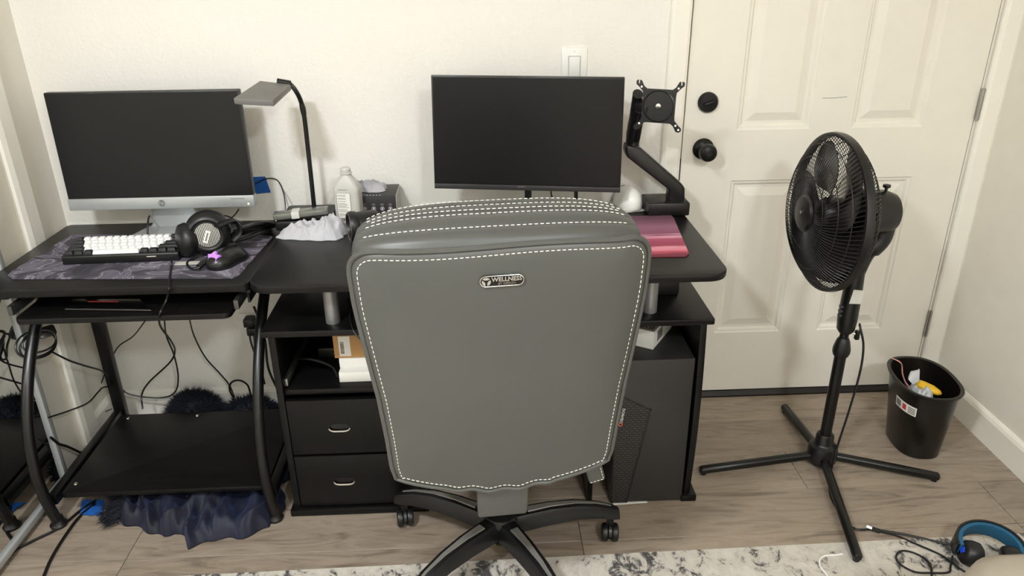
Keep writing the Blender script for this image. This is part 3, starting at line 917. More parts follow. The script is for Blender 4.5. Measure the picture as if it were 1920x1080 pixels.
nk.rings([[(lx + 0.01 - w, y_, z_), (lx + 0.01 + w, y_, z_), (lx + 0.01 + w, y_ + 0.018, z_), (lx + 0.01 - w, y_ + 0.018, z_)] for w, y_, z_ in ((0.066, 2.160, 0.86), (0.060, 2.166, 0.815), (0.064, 2.176, 0.775), (0.072, 2.188, 0.742), (0.080, 2.188, 0.728))], True)
nk.build('stand_neck', M_SILVER, ML, bevel=0.003)
bs = MB().prism([(lx - 0.112, 2.075), (lx + 0.125, 2.070), (lx + 0.098, 2.215), (lx - 0.075, 2.215)], ZL, ZL + 0.009)
bs.build('stand_base', M_SILVER, ML, bevel=0.003)

# right monitor
MR = thing('monitor', 'slim black monitor standing behind the chair, in front of the light switch', 'monitor', (0.14, 2.14, ZR))
c4 = [(808, 141), (1172, 145), (1163, 361), (815, 353)]
ym = 2.12
slab_from_px(c4, ym, 0.0, 0.012).build('housing', M_BLKSATIN, MR, bevel=0.002)
slab_from_px([(811, 144.5), (1169, 148.5), (1161, 350), (817.5, 342)], ym, -0.0012, 0.002).build('screen', M_SCREEN, MR)
slab_from_px([(815, 343.8), (1163, 351.5), (1162.6, 361), (815, 353)], ym, -0.0022, 0.006).build('bottom_bezel', plain('dark_grey_bezel', (48, 48, 49), 0.4), MR, bevel=0.001)
qa = onY(978, 350.5, ym - 0.003)
MB(T(*qa) @ aim((0, -1, 0))).text('ASUS', 0.0052, 0.0001, Matrix.Identity(4)).build('lettering', M_INK, MR, smooth=False) if False else MB(T(*qa)).box((-0.012, 0, -0.0008), (0.012, 0.001, 0.0008)).build('maker_mark', M_INK, MR)
MB().box((0.02, 2.132, 0.88), (0.26, 2.165, 1.06)).build('rear_bulge', M_BLK, MR, bevel=0.01)
qs = onY(990, 365, 2.17)
MB().box((qs.x - 0.010, 2.160, ZR + 0.008), (qs.x + 0.010, 2.176, 0.95)).build('stand_neck', M_BLK, MR, bevel=0.002)
MB().prism(rrect(qs.x - 0.10, 2.05, qs.x + 0.10, 2.225, 0.02), ZR, ZR + 0.009).build('stand_base', M_BLK, MR, bevel=0.002)
cable('monitor_cable', [onY(1033, 352, 2.17), onY(1034, 366, 2.18), onY(1042, 385, 2.19), (0.24, 2.20, ZR + 0.006)], 0.0022, 'thin black cable under the right monitor, left of the thicker one')
cb = thing('monitor_cable', 'black cable with a thick plug hanging from the right monitor', 'cable', onY(1080, 352, 2.17))
MB().tube([onY(1080, 358, 2.17), onY(1080, 374, 2.17)], 0.006, 8).build('plug', M_BLK, cb)
MB().tube(catmull([onY(1080, 374, 2.17), onY(1080, 392, 2.18), (0.30, 2.20, ZR + 0.006)], 6), 0.0028, 6).build('lead', M_BLK, cb)

# ------------------------------------------------------------------ desk lamp with flat head
LP = thing('desk_lamp', 'black gooseneck desk lamp with flat grey rectangular head', 'lamp', (-0.50, 2.20, ZR))
pb = onZ(590, 388, ZR + 0.01)
MB().prism(rrect(-0.582, 2.135, -0.435, 2.235, 0.012), ZR, ZR + 0.030).build('lamp_base', M_BLK, LP, bevel=0.004)
yp = 2.215
pole = [onY(589, 388, yp), onY(583, 330, yp), onY(577, 275, yp), onY(570, 215, yp - 0.004), onY(563, 187, yp - 0.010), onY(553, 168, yp - 0.03), onY(543, 157, 2.15)]
MB().tube(catmull(pole, 6), 0.0068, 10).build('gooseneck', M_BLK, LP)
pole2 = catmull(pole, 6)
MB().tube([pole2[18], pole2[20], pole2[22]], [0.0075, 0.0088, 0.0072], 10).build('sleeve', M_BLKSATIN, LP)
hc = [onY(437, 184, 1.95), onY(512, 188, 1.95), onY(545, 158, 2.13), onY(487, 151, 2.13)]
hd = MB()
th_ = Vector((0, 0.002, -0.016))
hd.add([p for p in hc] + [p + th_ for p in hc], [(0, 1, 2, 3), (7, 6, 5, 4), (0, 4, 5, 1), (1, 5, 6, 2), (2, 6, 7, 3), (3, 7, 4, 0)])
hdo = hd.build('lamp_head', M_GREYP, LP, bevel=0.003)
cc = [sum((hc[i] for i in range(4)), Vector()) / 4 + (p - sum((hc[i] for i in range(4)), Vector()) / 4) * 0.85 + th_ + Vector((0, 0, -0.001)) for p in hc]
MB().add(cc + [p + Vector((0, 0, 0.003)) for p in cc], [(0, 1, 2, 3), (7, 6, 5, 4), (0, 4, 5, 1), (1, 5, 6, 2), (2, 6, 7, 3), (3, 7, 4, 0)]).build('light_panel', M_WHITEP, hdo)
MB().tube([onY(519, 152.5, 2.14), onY(545, 157, 2.15)], 0.0085, 12).build('swivel', M_BLK, LP)

# ------------------------------------------------------------------ left desk: mat, keyboard, headset, mouse
mat_o = MB().prism([(v.x, v.y) for v in [onZ(*p, ZL) for p in ((24, 524), (15, 518), (22, 511), (128, 446), (140, 442), (505, 443), (511, 446), (508, 450), (448, 518), (436, 523))]], ZL + 0.0004, ZL + 0.0034)
mo = tag(mat_o.build('desk_mat', M_MARBLE), 'large lavender-grey marbled desk mat on the left desk', 'desk mat')

KZ = ZL + 0.0036
k0 = Vector((-1.108, 1.908, KZ)); kang = math.radians(2.0)
KB = thing('keyboard', 'compact black keyboard with white and black keycaps on the marbled mat', 'keyboard', k0, kang)
KM = Matrix.Rotation(math.radians(5), 4, 'X')
uu = 0.0192
W, Hh = 15 * uu + 0.012, 5 * uu + 0.012
case = MB().prism([(0, 0), (Hh, 0), (Hh, 0.034), (Hh - 0.004, 0.036), (0.003, 0.024), (0, 0.021)], 0, W, axis='X')
case.build('case', M_BLK, KB, local=True, bevel=0.002)
rows = [
    [(1.25, 'b'), (1.25, 'b'), (1.25, 'b'), (6.25, 'w'), (1.25, 'b'), (1.25, 'b'), (1.25, 'b'), (1.25, 'b')],
    [(2.25, 'b')] + [(1, 'w')] * 10 + [(2.75, 'b')],
    [(1.75, 'b')] + [(1, 'w')] * 11 + [(2.25, 'b')],
    [(1.5, 'b')] + [(1, 'w')] * 12 + [(1.5, 'b')],
    [(1, 'b')] + [(1, 'w')] * 12 + [(2, 'b')]]
keyme = {}
def keymesh(w, c):
    if (w, c) not in keyme:
        a = w * uu - 0.0012; b = uu - 0.0012
        m_ = MB()
        m_.rings([[(0, 0, 0), (a, 0, 0), (a, b, 0), (0, b, 0)], [(0.0008, 0.0006, 0.004), (a - 0.0008, 0.0006, 0.004), (a - 0.0008, b - 0.0006, 0.004), (0.0008, b - 0.0006, 0.004)], [(0.0028, 0.0018, 0.0098), (a - 0.0028, 0.0018, 0.0098), (a - 0.0028, b - 0.0035, 0.0105), (0.0028, b - 0.0035, 0.0105)]], True)
        keyme[(w, c)] = m_.mesh('keycap', M_KEYW if c == 'w' else M_KEYB, bevel=0.0009, seg=2)
    return keyme[(w, c)]
for r_i, rw in enumerate(rows):
    x = 0.006
    yy = 0.006 + r_i * uu
    for w, c in rw:
        kz = 0.0215 + (yy + uu / 2) * 0.125
        o = share('keycap', keymesh(w, c), KB, (x, yy, kz))
        x += w * uu
MB().box((0.218, -0.0008, 0.014), (0.242, 0.001, 0.0165)).build('front_badge', M_LGREYC, KB, local=True)
cable('keyboard_cable', [(-0.955, 2.050, ZL + 0.022), onY(276, 455, 2.075), onY(277, 425, 2.095), onY(278, 412, 2.12), onY(280, 405, 2.17)], 0.0026, 'short black cable rising behind the keyboard past the silver stand')

# headset: near ear cup faces the camera, the band runs off to the right
HS = thing('headset', 'black headset with a round silver-striped ear cup lying by the keyboard', 'headset', (-0.775, 1.98, KZ))
cA = onY(389, 440, 1.945)
dirA = (CAM - cA).normalized(); dirA = (dirA + Vector((-0.10, -0.15, -0.25))).normalized()
AM = T(*cA) @ aim(dirA)
cup = MB(AM).lathe([(0.0001, -0.060), (0.050, -0.058), (0.058, -0.045), (0.0605, -0.028), (0.060, -0.015), (0.056, -0.002), (0.049, 0.006), (0.043, 0.008), (0.040, 0.004), (0.036, 0.003), (0.0001, 0.003)], 40).build('ear_cup', M_BLK, HS, angle=50)
MB(AM).lathe([(0.0001, 0.003), (0.033, 0.003), (0.0325, 0.0065), (0.0001, 0.008)], 36).build('mesh_plate', M_GRILLE, cup)
MB(AM @ Matrix.Rotation(math.radians(68), 4, 'Z')).box((-0.021, -0.006, 0.006), (0.013, 0.006, 0.0098)).build('name_plate', M_PAPER, cup)
MB(AM @ Matrix.Rotation(math.radians(68), 4, 'Z')).text('GAMING', 0.0075, 0.0001, T(-0.004, 0, 0.0100)).build('lettering', M_INKD, cup, smooth=False) if False else MB(AM @ Matrix.Rotation(math.radians(68), 4, 'Z')).box((-0.016, -0.002, 0.0097), (0.008, 0.002, 0.0101)).build('plate_print', M_INK, cup)
cB = onY(345, 450, 1.945)
BMx = T(*cB) @ aim((-0.75, -0.5, 0.12)) @ Matrix.Scale(0.88, 4)
MB(BMx).lathe([(0.0001, -0.030), (0.040, -0.030), (0.050, -0.018), (0.053, -0.004), (0.047, 0.012), (0.036, 0.017), (0.0001, 0.018)], 32).build('ear_cup', M_BLK, HS, angle=50)
band = [cA + Vector((0.045, 0.02, 0.0)), onY(425, 437, 1.985), onY(455, 428, 2.02), onY(487, 420, 2.07), onY(508, 424, 2.13), onY(490, 424, 2.165), onY(450, 424, 2.150), cB + Vector((0.06, 0.05, -0.005)), cB + Vector((0.02, 0.015, 0.0))]
MB().tube(catmull(band, 7), 0.017, 10, flat=0.45).build('headband', M_BLKSATIN, HS)
MB().tube(catmull([onY(424, 452, 1.99), onY(455, 447, 2.02), onY(485, 436, 2.06), onY(505, 432, 2.10)], 6), 0.011, 8, flat=0.6).build('headband_pad', M_BLK, HS)
MB().tube(catmull([cA + Vector((0.035, -0.02, 0.03)), onY(437, 413, 1.97), onY(450, 432, 1.975), onY(436, 448, 1.97)], 6), 0.014, 8, flat=0.4).build('yoke', M_BLKSATIN, HS)
MB().tube(catmull([cA + Vector((-0.02, -0.005, -0.05)), onY(352, 492, 1.90), onZ(358, 503, KZ + 0.006), onZ(372, 502, KZ + 0.010), onZ(386, 489, KZ + 0.02)], 6), 0.0035, 8).build('microphone_boom', M_BLK, HS)
MB().tube([onZ(384, 492, KZ + 0.016), onZ(372, 501, KZ + 0.010)], [0.007, 0.008], 10).build('microphone', M_BLK, HS)
cable('audio_cable', [onZ(322, 480, KZ + 0.03), onZ(321, 500, KZ + 0.003), onZ(318, 523, KZ + 0.0025), onZ(317, 540, ZL + 0.003), onY(315, 551, 1.748), onY(311, 565, 1.725), onY(303, 580, 1.728), onY(299, 592, 1.73), onY(301, 612, 1.80), onY(321, 640, 1.95), onY(328, 658, 2.05), onY(318, 680, 2.1), onY(280, 716, 2.17), onY(266, 740, 2.2), (-1.13, 2.17, 0.106)], 0.0028, 'long black cable hanging over the front of the left desk below the headset', n=10, parent=HS)
# black mouse with a purple logo
q = onZ(428, 492, KZ)
MS = thing('computer_mouse', 'black mouse with a glowing purple logo on the marbled mat', 'mouse', (q.x, q.y, KZ), math.radians(-25))
def mouse_body(lx_, ly_, h_, mb, peak=0.15):
    rings = []
    for k, s in enumerate((0.0, 0.06, 0.25, 0.5, 0.72, 0.88, 0.97, 1.0)):
        ring = []
        sc = math.sqrt(max(0.0, 1 - s ** 2.6)) if k else 0.96
        for j in range(32):
            a = 2 * math.pi * j / 32
            c_, s_ = math.cos(a), math.sin(a)
            rr_ = 1 / (abs(c_) ** 2.6 + abs(s_) ** 2.6) ** (1 / 2.6)
            waist = 1 - 0.10 * math.cos(math.pi * s_ * rr_ * 0.9) ** 2
            ring.append((lx_ * sc * rr_ * c_ * waist, ly_ * (sc * rr_ * s_ - peak * s), h_ * s))
        rings.append(ring)
    return mb.rings(rings, True)
mouse_body(0.038, 0.064, 0.042, MB()).build('shell', M_BLKSATIN, MS, local=True, angle=60)
lg_ = [(0.0, 0.017), (0.006, 0.008), (0.017, 0.009), (0.012, -0.002), (0.013, -0.013), (0.001, -0.009), (-0.011, -0.015), (-0.012, -0.003), (-0.017, 0.006), (-0.007, 0.008)]
MB(T(0.0, -0.047, 0.030) @ Matrix.Rotation(0.85, 4, 'X') @ Matrix.Scale(1.1, 4)).prism(lg_, -0.008, 0.004).build('glowing_logo', M_PURPLE, MS, local=True)
MB(T(0, 0.030, 0.030) @ aim((1, 0, 0))).lathe([(0.0001, -0.004), (0.008, -0.004), (0.008, 0.004), (0.0001, 0.004)], 16).build('scroll_wheel', M_BLK, MS, local=True)
q = onZ(352, 494, KZ)
tag(MB(T(q.x, q.y, 0) @ Matrix.Rotation(0.05, 4, 'Z')).box((-0.032, -0.010, KZ + 0.0002), (0.03, 0.008, KZ + 0.003)).build('paper_strip', M_LGREYC), 'pale printed strip lying on the mat in front of the headset', 'paper')

# keyboard tray: dark tablet case with a red edge
q = onZ(205, 577, 0.652)
tc_ = thing('tablet_sleeve', 'dark glossy tablet with a red edge on the keyboard tray', 'tablet', (q.x, q.y, 0.651))
MB().prism([(v.x, v.y) for v in [onZ(*p, 0.655) for p in ((122, 580), (283, 582), (262, 562), (136, 562))]], 0.6505, 0.658).build('shell', M_BLKGLOSS, tc_, bevel=0.002)
MB().tube([onZ(165, 565, 0.6585), onZ(222, 565.5, 0.6585)], 0.0009, 6).build('red_edge', M_RED, tc_)
MB().tube([onZ(122, 579.8, 0.657), onZ(283, 581.8, 0.657)], 0.0009, 6).build('glossy_rim', M_STEEL, tc_)

# ------------------------------------------------------------------ crumpled things
def crumple(cx, cy, z0, a, b, h, seed, mb=None, n=40, rot=0.0, ridge=1.0, freq=26, outline=None, flat=0.45):
    """folded cloth lying on a surface: ridged noise over a rounded footprint"""
    mb = mb or MB()
    random.seed(seed)
    ofs = Vector((seed * 3.7, seed * 1.3, seed * 0.7))
    M_ = T(cx, cy, z0) @ Matrix.Rotation(rot, 4, 'Z')
    rings = []
    for i in range(n + 1):
        s = i / n
        ring = []
        for j in range(72):
            t = 2 * math.pi * j / 72
            e = 1 + 0.22 * noise.noise(Vector((math.cos(t) * 1.6, math.sin(t) * 1.6, seed * 2.1))) + 0.06 * noise.noise(Vector((math.cos(t) * 6, math.sin(t) * 6, seed)))
            if outline:
                e *= outline(t)
            r_ = (1 - s)
            x_, y_ = a * e * r_ * math.cos(t), b * e * r_ * math.sin(t)
            w = Vector((x_, y_, 0))
            warp = Vector((noise.noise(w * 9 + ofs), noise.noise(w * 9 + ofs + Vector((5, 5, 5))), 0)) * 0.02
            rg = min(1.0, abs(noise.noise((w + warp) * freq + ofs)) * 2.6)
            rg2 = min(1.0, abs(noise.noise((w + warp * 2) * freq * 2.3 + ofs)) * 2.4)
            env = (1 - r_ ** 2.2) ** flat
            z_ = h * env * (0.42 + ridge * (0.46 * rg + 0.20 * rg2))
            z_ = max(z_, 0.0006 + 0.002 * env)
            out_ = 1 + 0.04 * env
            ring.append(M_ @ Vector((x_ * out_, y_ * out_, z_)))
        rings.append(ring)
    base = [Vector((p.x, p.y, z0 + 0.0003)) for p in rings[0]]
    mb.rings([base] + rings[:-1] + [[rings[-1][0] + Vector((0.0004 * math.cos(k), 0.0004 * math.sin(k), 0)) for k in range(72)]], True)
    return mb

def drape(xc, yc, z0, lx, ly, hs, seed, nf=16, fold=0.012, rot=0.0, nx=84, ny=48, slant=0.6):
    """bunched cloth: a soft mound (heights hs along its length) crossed by narrow slanting folds"""
    rnd = random.Random(seed)
    fl_ = [(rnd.uniform(0.08, 0.95), rnd.uniform(-slant, slant), rnd.uniform(0.018, 0.05), rnd.uniform(0.4, 1.0) * fold, rnd.uniform(0, 6)) for _ in range(nf)]
    M_ = T(xc, yc, z0) @ Matrix.Rotation(rot, 4, 'Z')
    top = []
    for j in range(ny + 1):
        for i in range(nx + 1):
            u, v = i / nx, j / ny
            half = interp([(0, 0.32), (0.15, 0.55), (0.4, 0.8), (0.7, 1.0), (0.9, 0.9), (1.0, 0.6)], u)
            wob = 0.14 * noise.noise(Vector((u * 5, seed, 0.0 if v < 0.5 else 4.0)))
            x_ = (u - 0.5) * 2 * lx + 0.10 * lx * noise.noise(Vector((v * 4, seed * 1.7, 2)))
            y_ = (v - 0.5) * 2 * ly * (half + wob)
            ed = max(0.0, min(1.0, v / 0.22, (1 - v) / 0.22, u / 0.08, (1 - u) / 0.08))
            dome = math.sin(math.pi * v) ** 0.7 * ed ** 0.45
            h_ = interp(hs, u)
            f_ = 0.0
            for c, sl_, w_, a_, ph in fl_:
                cc_ = c + sl_ * (v - 0.5) + 0.04 * math.sin(v * 6 + ph)
                f_ += a_ * math.exp(-((u - cc_) / w_) ** 2)
            f_ += 0.25 * fold * noise.noise(Vector((u * 14, v * 9, seed)))
            z_ = 0.0012 + dome * h_ + ed ** 0.6 * f_
            top.append(M_ @ Vector((x_, y_, max(z_, 0.001))))
    f1 = [(j * (nx + 1) + i, j * (nx + 1) + i + 1, (j + 1) * (nx + 1) + i + 1, (j + 1) * (nx + 1) + i) for j in range(ny) for i in range(nx)]
    n0 = len(top)
    return MB().add(top + [Vector((p.x, p.y, z0 + 0.0003)) for p in top], f1 + [tuple(n0 + q for q in reversed(f)) for f in f1])
q = onZ(590, 442, ZR)
tag(drape(q.x - 0.008, q.y + 0.012, ZR, 0.094, 0.062, [(0, 0.010), (0.25, 0.024), (0.45, 0.026), (0.6, 0.028), (0.8, 0.036), (1.0, 0.026)], 5, nf=15, fold=0.010, rot=0.05).build('crumpled_cloth', M_CLOTH, angle=75), 'crumpled white cloth on the desk in front of the bottle', 'cloth')
# ------------------------------------------------------------------ bottle, box, small things between lamp and chair
bq = onZ(655, 424, ZR)
BX, BY = bq.x, bq.y + 0.030
BT = thing('plastic_bottle', 'tall translucent white plastic bottle with printed label, uncapped, on the desk', 'bottle', (BX, BY, ZR), math.radians(-8))
def rsq(h, r_, n=8):
    return rrect(-h[0], -h[1], h[0], h[1], r_, n)
bt = MB()
lv = [(0.0, 0.033, 0.021, 0.010), (0.006, 0.037, 0.025, 0.012), (0.02, 0.0375, 0.0255, 0.012), (0.115, 0.0375, 0.0255, 0.012), (0.128, 0.037, 0.025, 0.013), (0.150, 0.026, 0.0205, 0.014), (0.166, 0.0155, 0.0155, 0.0150), (0.170, 0.0145, 0.0145, 0.0142), (0.172, 0.0175, 0.0175, 0.0172), (0.176, 0.0175, 0.0175, 0.0172), (0.178, 0.0140, 0.0140, 0.0138), (0.190, 0.0138, 0.0138, 0.0136), (0.1915, 0.0125, 0.0125, 0.0123)]
lv = [(z * 0.87, a, b, r_) for z, a, b, r_ in lv]
bt.rings([[(x, y_, z) for x, y_ in rsq((a, b), r_)] for z, a, b, r_ in lv], True)
bt.build('bottle_body', M_BOTTLE, BT, local=True, angle=50)
for z in (0.1575, 0.162):
    MB().tube([(0.0145 * math.cos(t), 0.0145 * math.sin(t), z) for t in [2 * math.pi * k / 24 for k in range(24)]], 0.0007, 5, closed=True).build('neck_thread', M_BOTTLE, BT, local=True)
lab = MB().box((-0.026, -0.0264, 0.010), (0.014, -0.0253, 0.098)).build('label_panel', M_PAPER, BT, local=True)
MB().tube([(x, -0.0266, z) for x, z in ((-0.026, 0.010), (0.014, 0.010), (0.014, 0.098), (-0.026, 0.098))], 0.0005, 4, closed=True).build('label_border', M_INKD, lab, local=True)
random.seed(8)
pr = MB(); zz = 0.093
while zz > 0.030:
    pr.box((-0.0235, -0.02665, zz - 0.0011), (-0.0235 + random.uniform(0.022, 0.034), -0.0262, zz))
    zz -= random.choice([0.0028, 0.0034, 0.006])
pr.build('label_print', M_INK, lab, local=True)
bc = MB(); xx = -0.018
while xx < 0.008:
    w = random.choice([0.0005, 0.0009, 0.0014]); bc.box((xx, -0.02665, 0.013), (xx + w, -0.0262, 0.024)); xx += w + random.choice([0.0006, 0.001])
bc.build('barcode', M_INKD, lab, local=True)
MB(T(-0.005, -0.0258, 0.119) @ aim((0, -1, 0.05))).text('EXP 11/25', 0.0075, 0.0001, Matrix.Identity(4)).build('stamped_date', M_INK, BT, local=True, smooth=False) if False else MB(T(-0.006, -0.0246, 0.1065)).box((-0.015, -0.0006, -0.002), (0.013, 0.0004, 0.002)).build('stamped_date', M_INK, BT, local=True)

sb = thing('product_box', 'dark grey product box with white icons beside the bottle', 'box', (-0.31, 2.205, ZR))
bx0, bx1, by0, by1 = -0.395, -0.250, 2.165, 2.285
zt_ = onY(720, 352, 2.165).z
zt_ = 0.816
MB().box((bx0, by0, ZR), (bx1, by1, zt_)).build('carton', M_DGREY, sb, bevel=0.001)
MB().box((bx1 - 0.0005, by0 + 0.001, ZR + 0.001), (bx1 + 0.0012, by1 - 0.001, zt_ - 0.001)).build('carton_side', M_LGREYC, sb)
for i, px in enumerate((684, 701, 717, 732)):
    q = onY(px, 391, by0)
    MB(T(q.x, by0 - 0.0004, q.z)).tube([(0.0055 * math.cos(t), 0, 0.0055 * math.sin(t)) for t in [2 * math.pi * k / 20 for k in range(20)]], 0.0006, 4, closed=True).build('icon', M_INKW, sb)
    MB(T(q.x, by0 - 0.0006, q.z)).box((-0.0022, 0, -0.003), (0.0022, 0.0008, 0.003)).build('icon_mark', M_INKW, sb)
    MB(T(q.x, by0 - 0.0006, q.z + 0.011)).box((-0.0055, 0, -0.0011), (0.0055, 0.0008, 0.0011)).build('caption', M_INK, sb)
    MB(T(q.x, by0 - 0.0006, q.z + 0.0145)).box((-0.0045, 0, -0.0009), (0.0045, 0.0008, 0.0009)).build('caption', M_INK, sb)
for k in range(5):
    q = onZ(688 + k * 6, 366, zt_ + 0.0003)
    MB(T(q.x, q.y, q.z)).box((-0.0018, -0.002, 0), (0.0018, 0.002, 0.0003)).build('print_mark', M_INKW, sb)
q = onZ(702, 353, zt_)
cw = drape(-0.335, 2.232, zt_ + 0.0005, 0.050, 0.040, [(0, 0.016), (0.5, 0.022), (1.0, 0.014)], 9, nf=9, fold=0.007, slant=0.9, nx=48, ny=30)
tag(cw.build('folded_cloth', M_LILACC, angle=60), 'folded grey-lilac cloth on top of the dark product box', 'cloth')
q = onZ(625, 383, ZR)
cw = crumple(-0.425, 2.262, ZR, 0.050, 0.028, 0.050, 17, n=24, freq=14)
tag(cw.build('crumpled_tissue', M_TISSUE, angle=60), 'pale crumpled tissue against the wall behind the bottle', 'tissue')
# clear case with white tape, leaning on a black organiser in front of the lamp base
og = MB().box((-0.590, 2.082, ZR), (-0.425, 2.130, ZR + 0.030))
tag(og.build('pen_tray', M_BLK, bevel=0.006), 'low black tray in front of the lamp base', 'tray')
ccs = thing('clear_case', 'smoky clear case wrapped with white tape resting on the black tray', 'case', (-0.505, 2.105, ZR + 0.030))
CM = T(-0.512, 2.105, ZR + 0.0475) @ Matrix.Rotation(0.10, 4, 'Z') @ Matrix.Rotation(-0.06, 4, 'Y')
MB(CM).box((-0.082, -0.019, -0.011), (0.072, 0.019, 0.008)).build('case_shell', M_GLASSCASE, ccs, bevel=0.004)
MB(CM).box((-0.082, -0.0205, -0.0125), (0.072, 0.0205, -0.006)).build('case_tray', M_BLKGLOSS, ccs, bevel=0.002)
MB(CM).box((-0.030, -0.0215, -0.010), (-0.008, 0.0205, 0.0092)).build('tape_band', M_TAPEW, ccs, bevel=0.001)
MB(CM @ T(-0.075, -0.020, -0.010) @ aim((0, -1, 0))).lathe([(0.0001, 0), (0.003, 0), (0.0001, 0.0015)], 10).build('bright_stud', M_CHROME, ccs)
# black round object with a glossy ring (lens-like), beside the chair
LN = thing('lens_barrel', 'black cylindrical lens-like object with glossy front ring beside the chair', 'lens', (-0.335, 2.0, ZR))
lc = onY(662, 428, 1.985); lc = Vector((lc.x - 0.002, 1.985, ZR + 0.0432))
LMx = T(*lc) @ aim((-0.93, -0.35, 0.0)) @ Matrix.Scale(1.3, 4)
MB(LMx).lathe([(0.0001, -0.055), (0.026, -0.055), (0.029, -0.05), (0.029, -0.012), (0.031, -0.010), (0.0325, 0.0), (0.030, 0.006), (0.027, 0.007), (0.025, 0.002), (0.0001, 0.0)], 36).build('barrel', M_BLK, LN, angle=40)
MB(LMx).lathe([(0.0001, 0.0), (0.023, 0.0), (0.018, 0.003), (0.0001, 0.005)], 32).build('front_glass', M_BLKGLOSS, LN)
MB(LMx).tube([(0.0285 * math.cos(t), 0.0285 * math.sin(t), 0.0068) for t in [2 * math.pi * k / 32 for k in range(32)]], 0.0009, 5, closed=True).build('bright_ring', M_STEEL, LN)

# blue tape on the wall and on the floor
tq = [onY(*p, YB - 0.0008) for p in ((470, 332), (497, 331), (508, 361), (478, 364))]
MB_ = MB(); MB_.add(tq + [p + Vector((0, 0.0006, 0)) for p in tq], [(0, 1, 2, 3), (7, 6, 5, 4), (0, 4, 5, 1), (1, 5, 6, 2), (2, 6, 7, 3), (3, 7, 4, 0)])
tag(MB_.build('painters_tape', M_BLUE, smooth=False), 'piece of blue tape on the wall beside the left monitor', 'tape')
tp = MB()
rows_ = []
pts4 = [onZ(*p, 0.002) for p in ((150, 967), (192, 968), (196, 938), (154, 939))]
def tapept(i, j):
    a = pts4[0].lerp(pts4[1], i).lerp(pts4[3].lerp(pts4[2], i), j)
    return Vector((a.x, a.y, 0.003 + 0.004 * math.sin(i * 7 + j * 3) ** 2))
gp = [[tapept(i / 8, j / 5) for i in range(9)] for j in range(6)]
vs_ = [p for r_ in gp for p in r_]; nn_ = len(vs_)
fs_ = [(j * 9 + i, j * 9 + i + 1, (j + 1) * 9 + i + 1, (j + 1) * 9 + i) for j in range(5) for i in range(8)]
tp.add(vs_ + [p - Vector((0, 0, 0.0008)) for p in vs_], fs_ + [tuple(nn_ + k for k in reversed(f)) for f in fs_])
tag(tp.build('painters_tape', M_BLUE), 'crinkled blue tape on the floor beside the navy blanket', 'tape')
cable('lamp_cable', [onY(478, 345, YB - 0.006), onY(500, 335, YB - 0.008), onY(520, 338, YB - 0.008), onY(531, 360, YB - 0.01), onY(535, 385, 2.27), onZ(533, 400, ZR + 0.028), onZ(520, 415, ZL + 0.03), onZ(505, 424, ZL + 0.004), onZ(480, 428, ZL + 0.004)], 0.0017, 'thin black cable looping from the blue wall tape down to the desk', n=8)
cable('lamp_cable', [onY(522, 342, YB - 0.004), onY(538, 366, YB - 0.004), onY(549, 386, YB - 0.006)], 0.0011, 'thin grey wire on the wall left of the lamp base', mat=M_LGREYC)
cable('desk_cable', [onY(448, 392, 2.2), onY(441, 402, 2.22), onY(432, 412, 2.235), (-0.75, 2.245, ZL + 0.003)], 0.002, 'short black cable dropping behind the silver monitor bezel')
cable('desk_cable', [onY(405, 404, 2.16), onY(425, 405, 2.19), onY(443, 413, 2.22), onZ(456, 417, ZL + 0.003)], 0.002, 'black cable arching behind the headset ear cup')

# ------------------------------------------------------------------ right side of the desk
pp = MB()
pc = [onZ(*p, ZR) for p in ((1214, 481), (1286, 482), (1291, 477), (1263, 410), (1258, 405), (1190, 405))]
x0 = pc[0].x - 0.10; 
ppol = [(0.33, pc[0].y), (pc[1].x, pc[1].y), (pc[2].x + 0.001, pc[2].y), (pc[3].x, pc[3].y), (pc[4].x, pc[4].y), (0.33, pc[4].y)]
po = MB().prism(ppol, ZR + 0.0004, ZR + 0.003).build('mouse_pad', M_PINK)
tag(po, 'pink and purple sunset-print mouse pad on the right end of the desk', 'mouse pad')
# white mouse
wq = onZ(1178, 392, ZR)
WM = T(wq.x, wq.y + 0.022, ZR) @ Matrix.Rotation(math.radians(14), 4, 'Z') @ Matrix.Scale(1.08, 4)
WT = WM
probe = MB(WT).box((-0.033, -0.056, -0.0035), (0.033, 0.054, 0.0005))
WT = T(0, 0, ZR + 0.0005 - min(v.z for v in probe.v)) @ WT
wm = thing('computer_mouse', 'white computer mouse beside the monitor arm base', 'mouse', (wq.x, wq.y + 0.022, ZR))
mouse_body(0.033, 0.058, 0.060, MB(WT)).build('shell', M_WHITEP, wm, angle=60)
MB(WT @ T(0, 0.030, 0.044) @ aim((1, 0, 0))).lathe([(0.0001, -0.004), (0.008, -0.004), (0.008, 0.004), (0.0001, 0.004)], 16).build('scroll_wheel', M_INKD, wm)
MB(WT).box((-0.030, -0.054, -0.0035), (0.030, 0.050, 0.0005)).build('base_plate', M_LGREYC, wm, bevel=0.002)

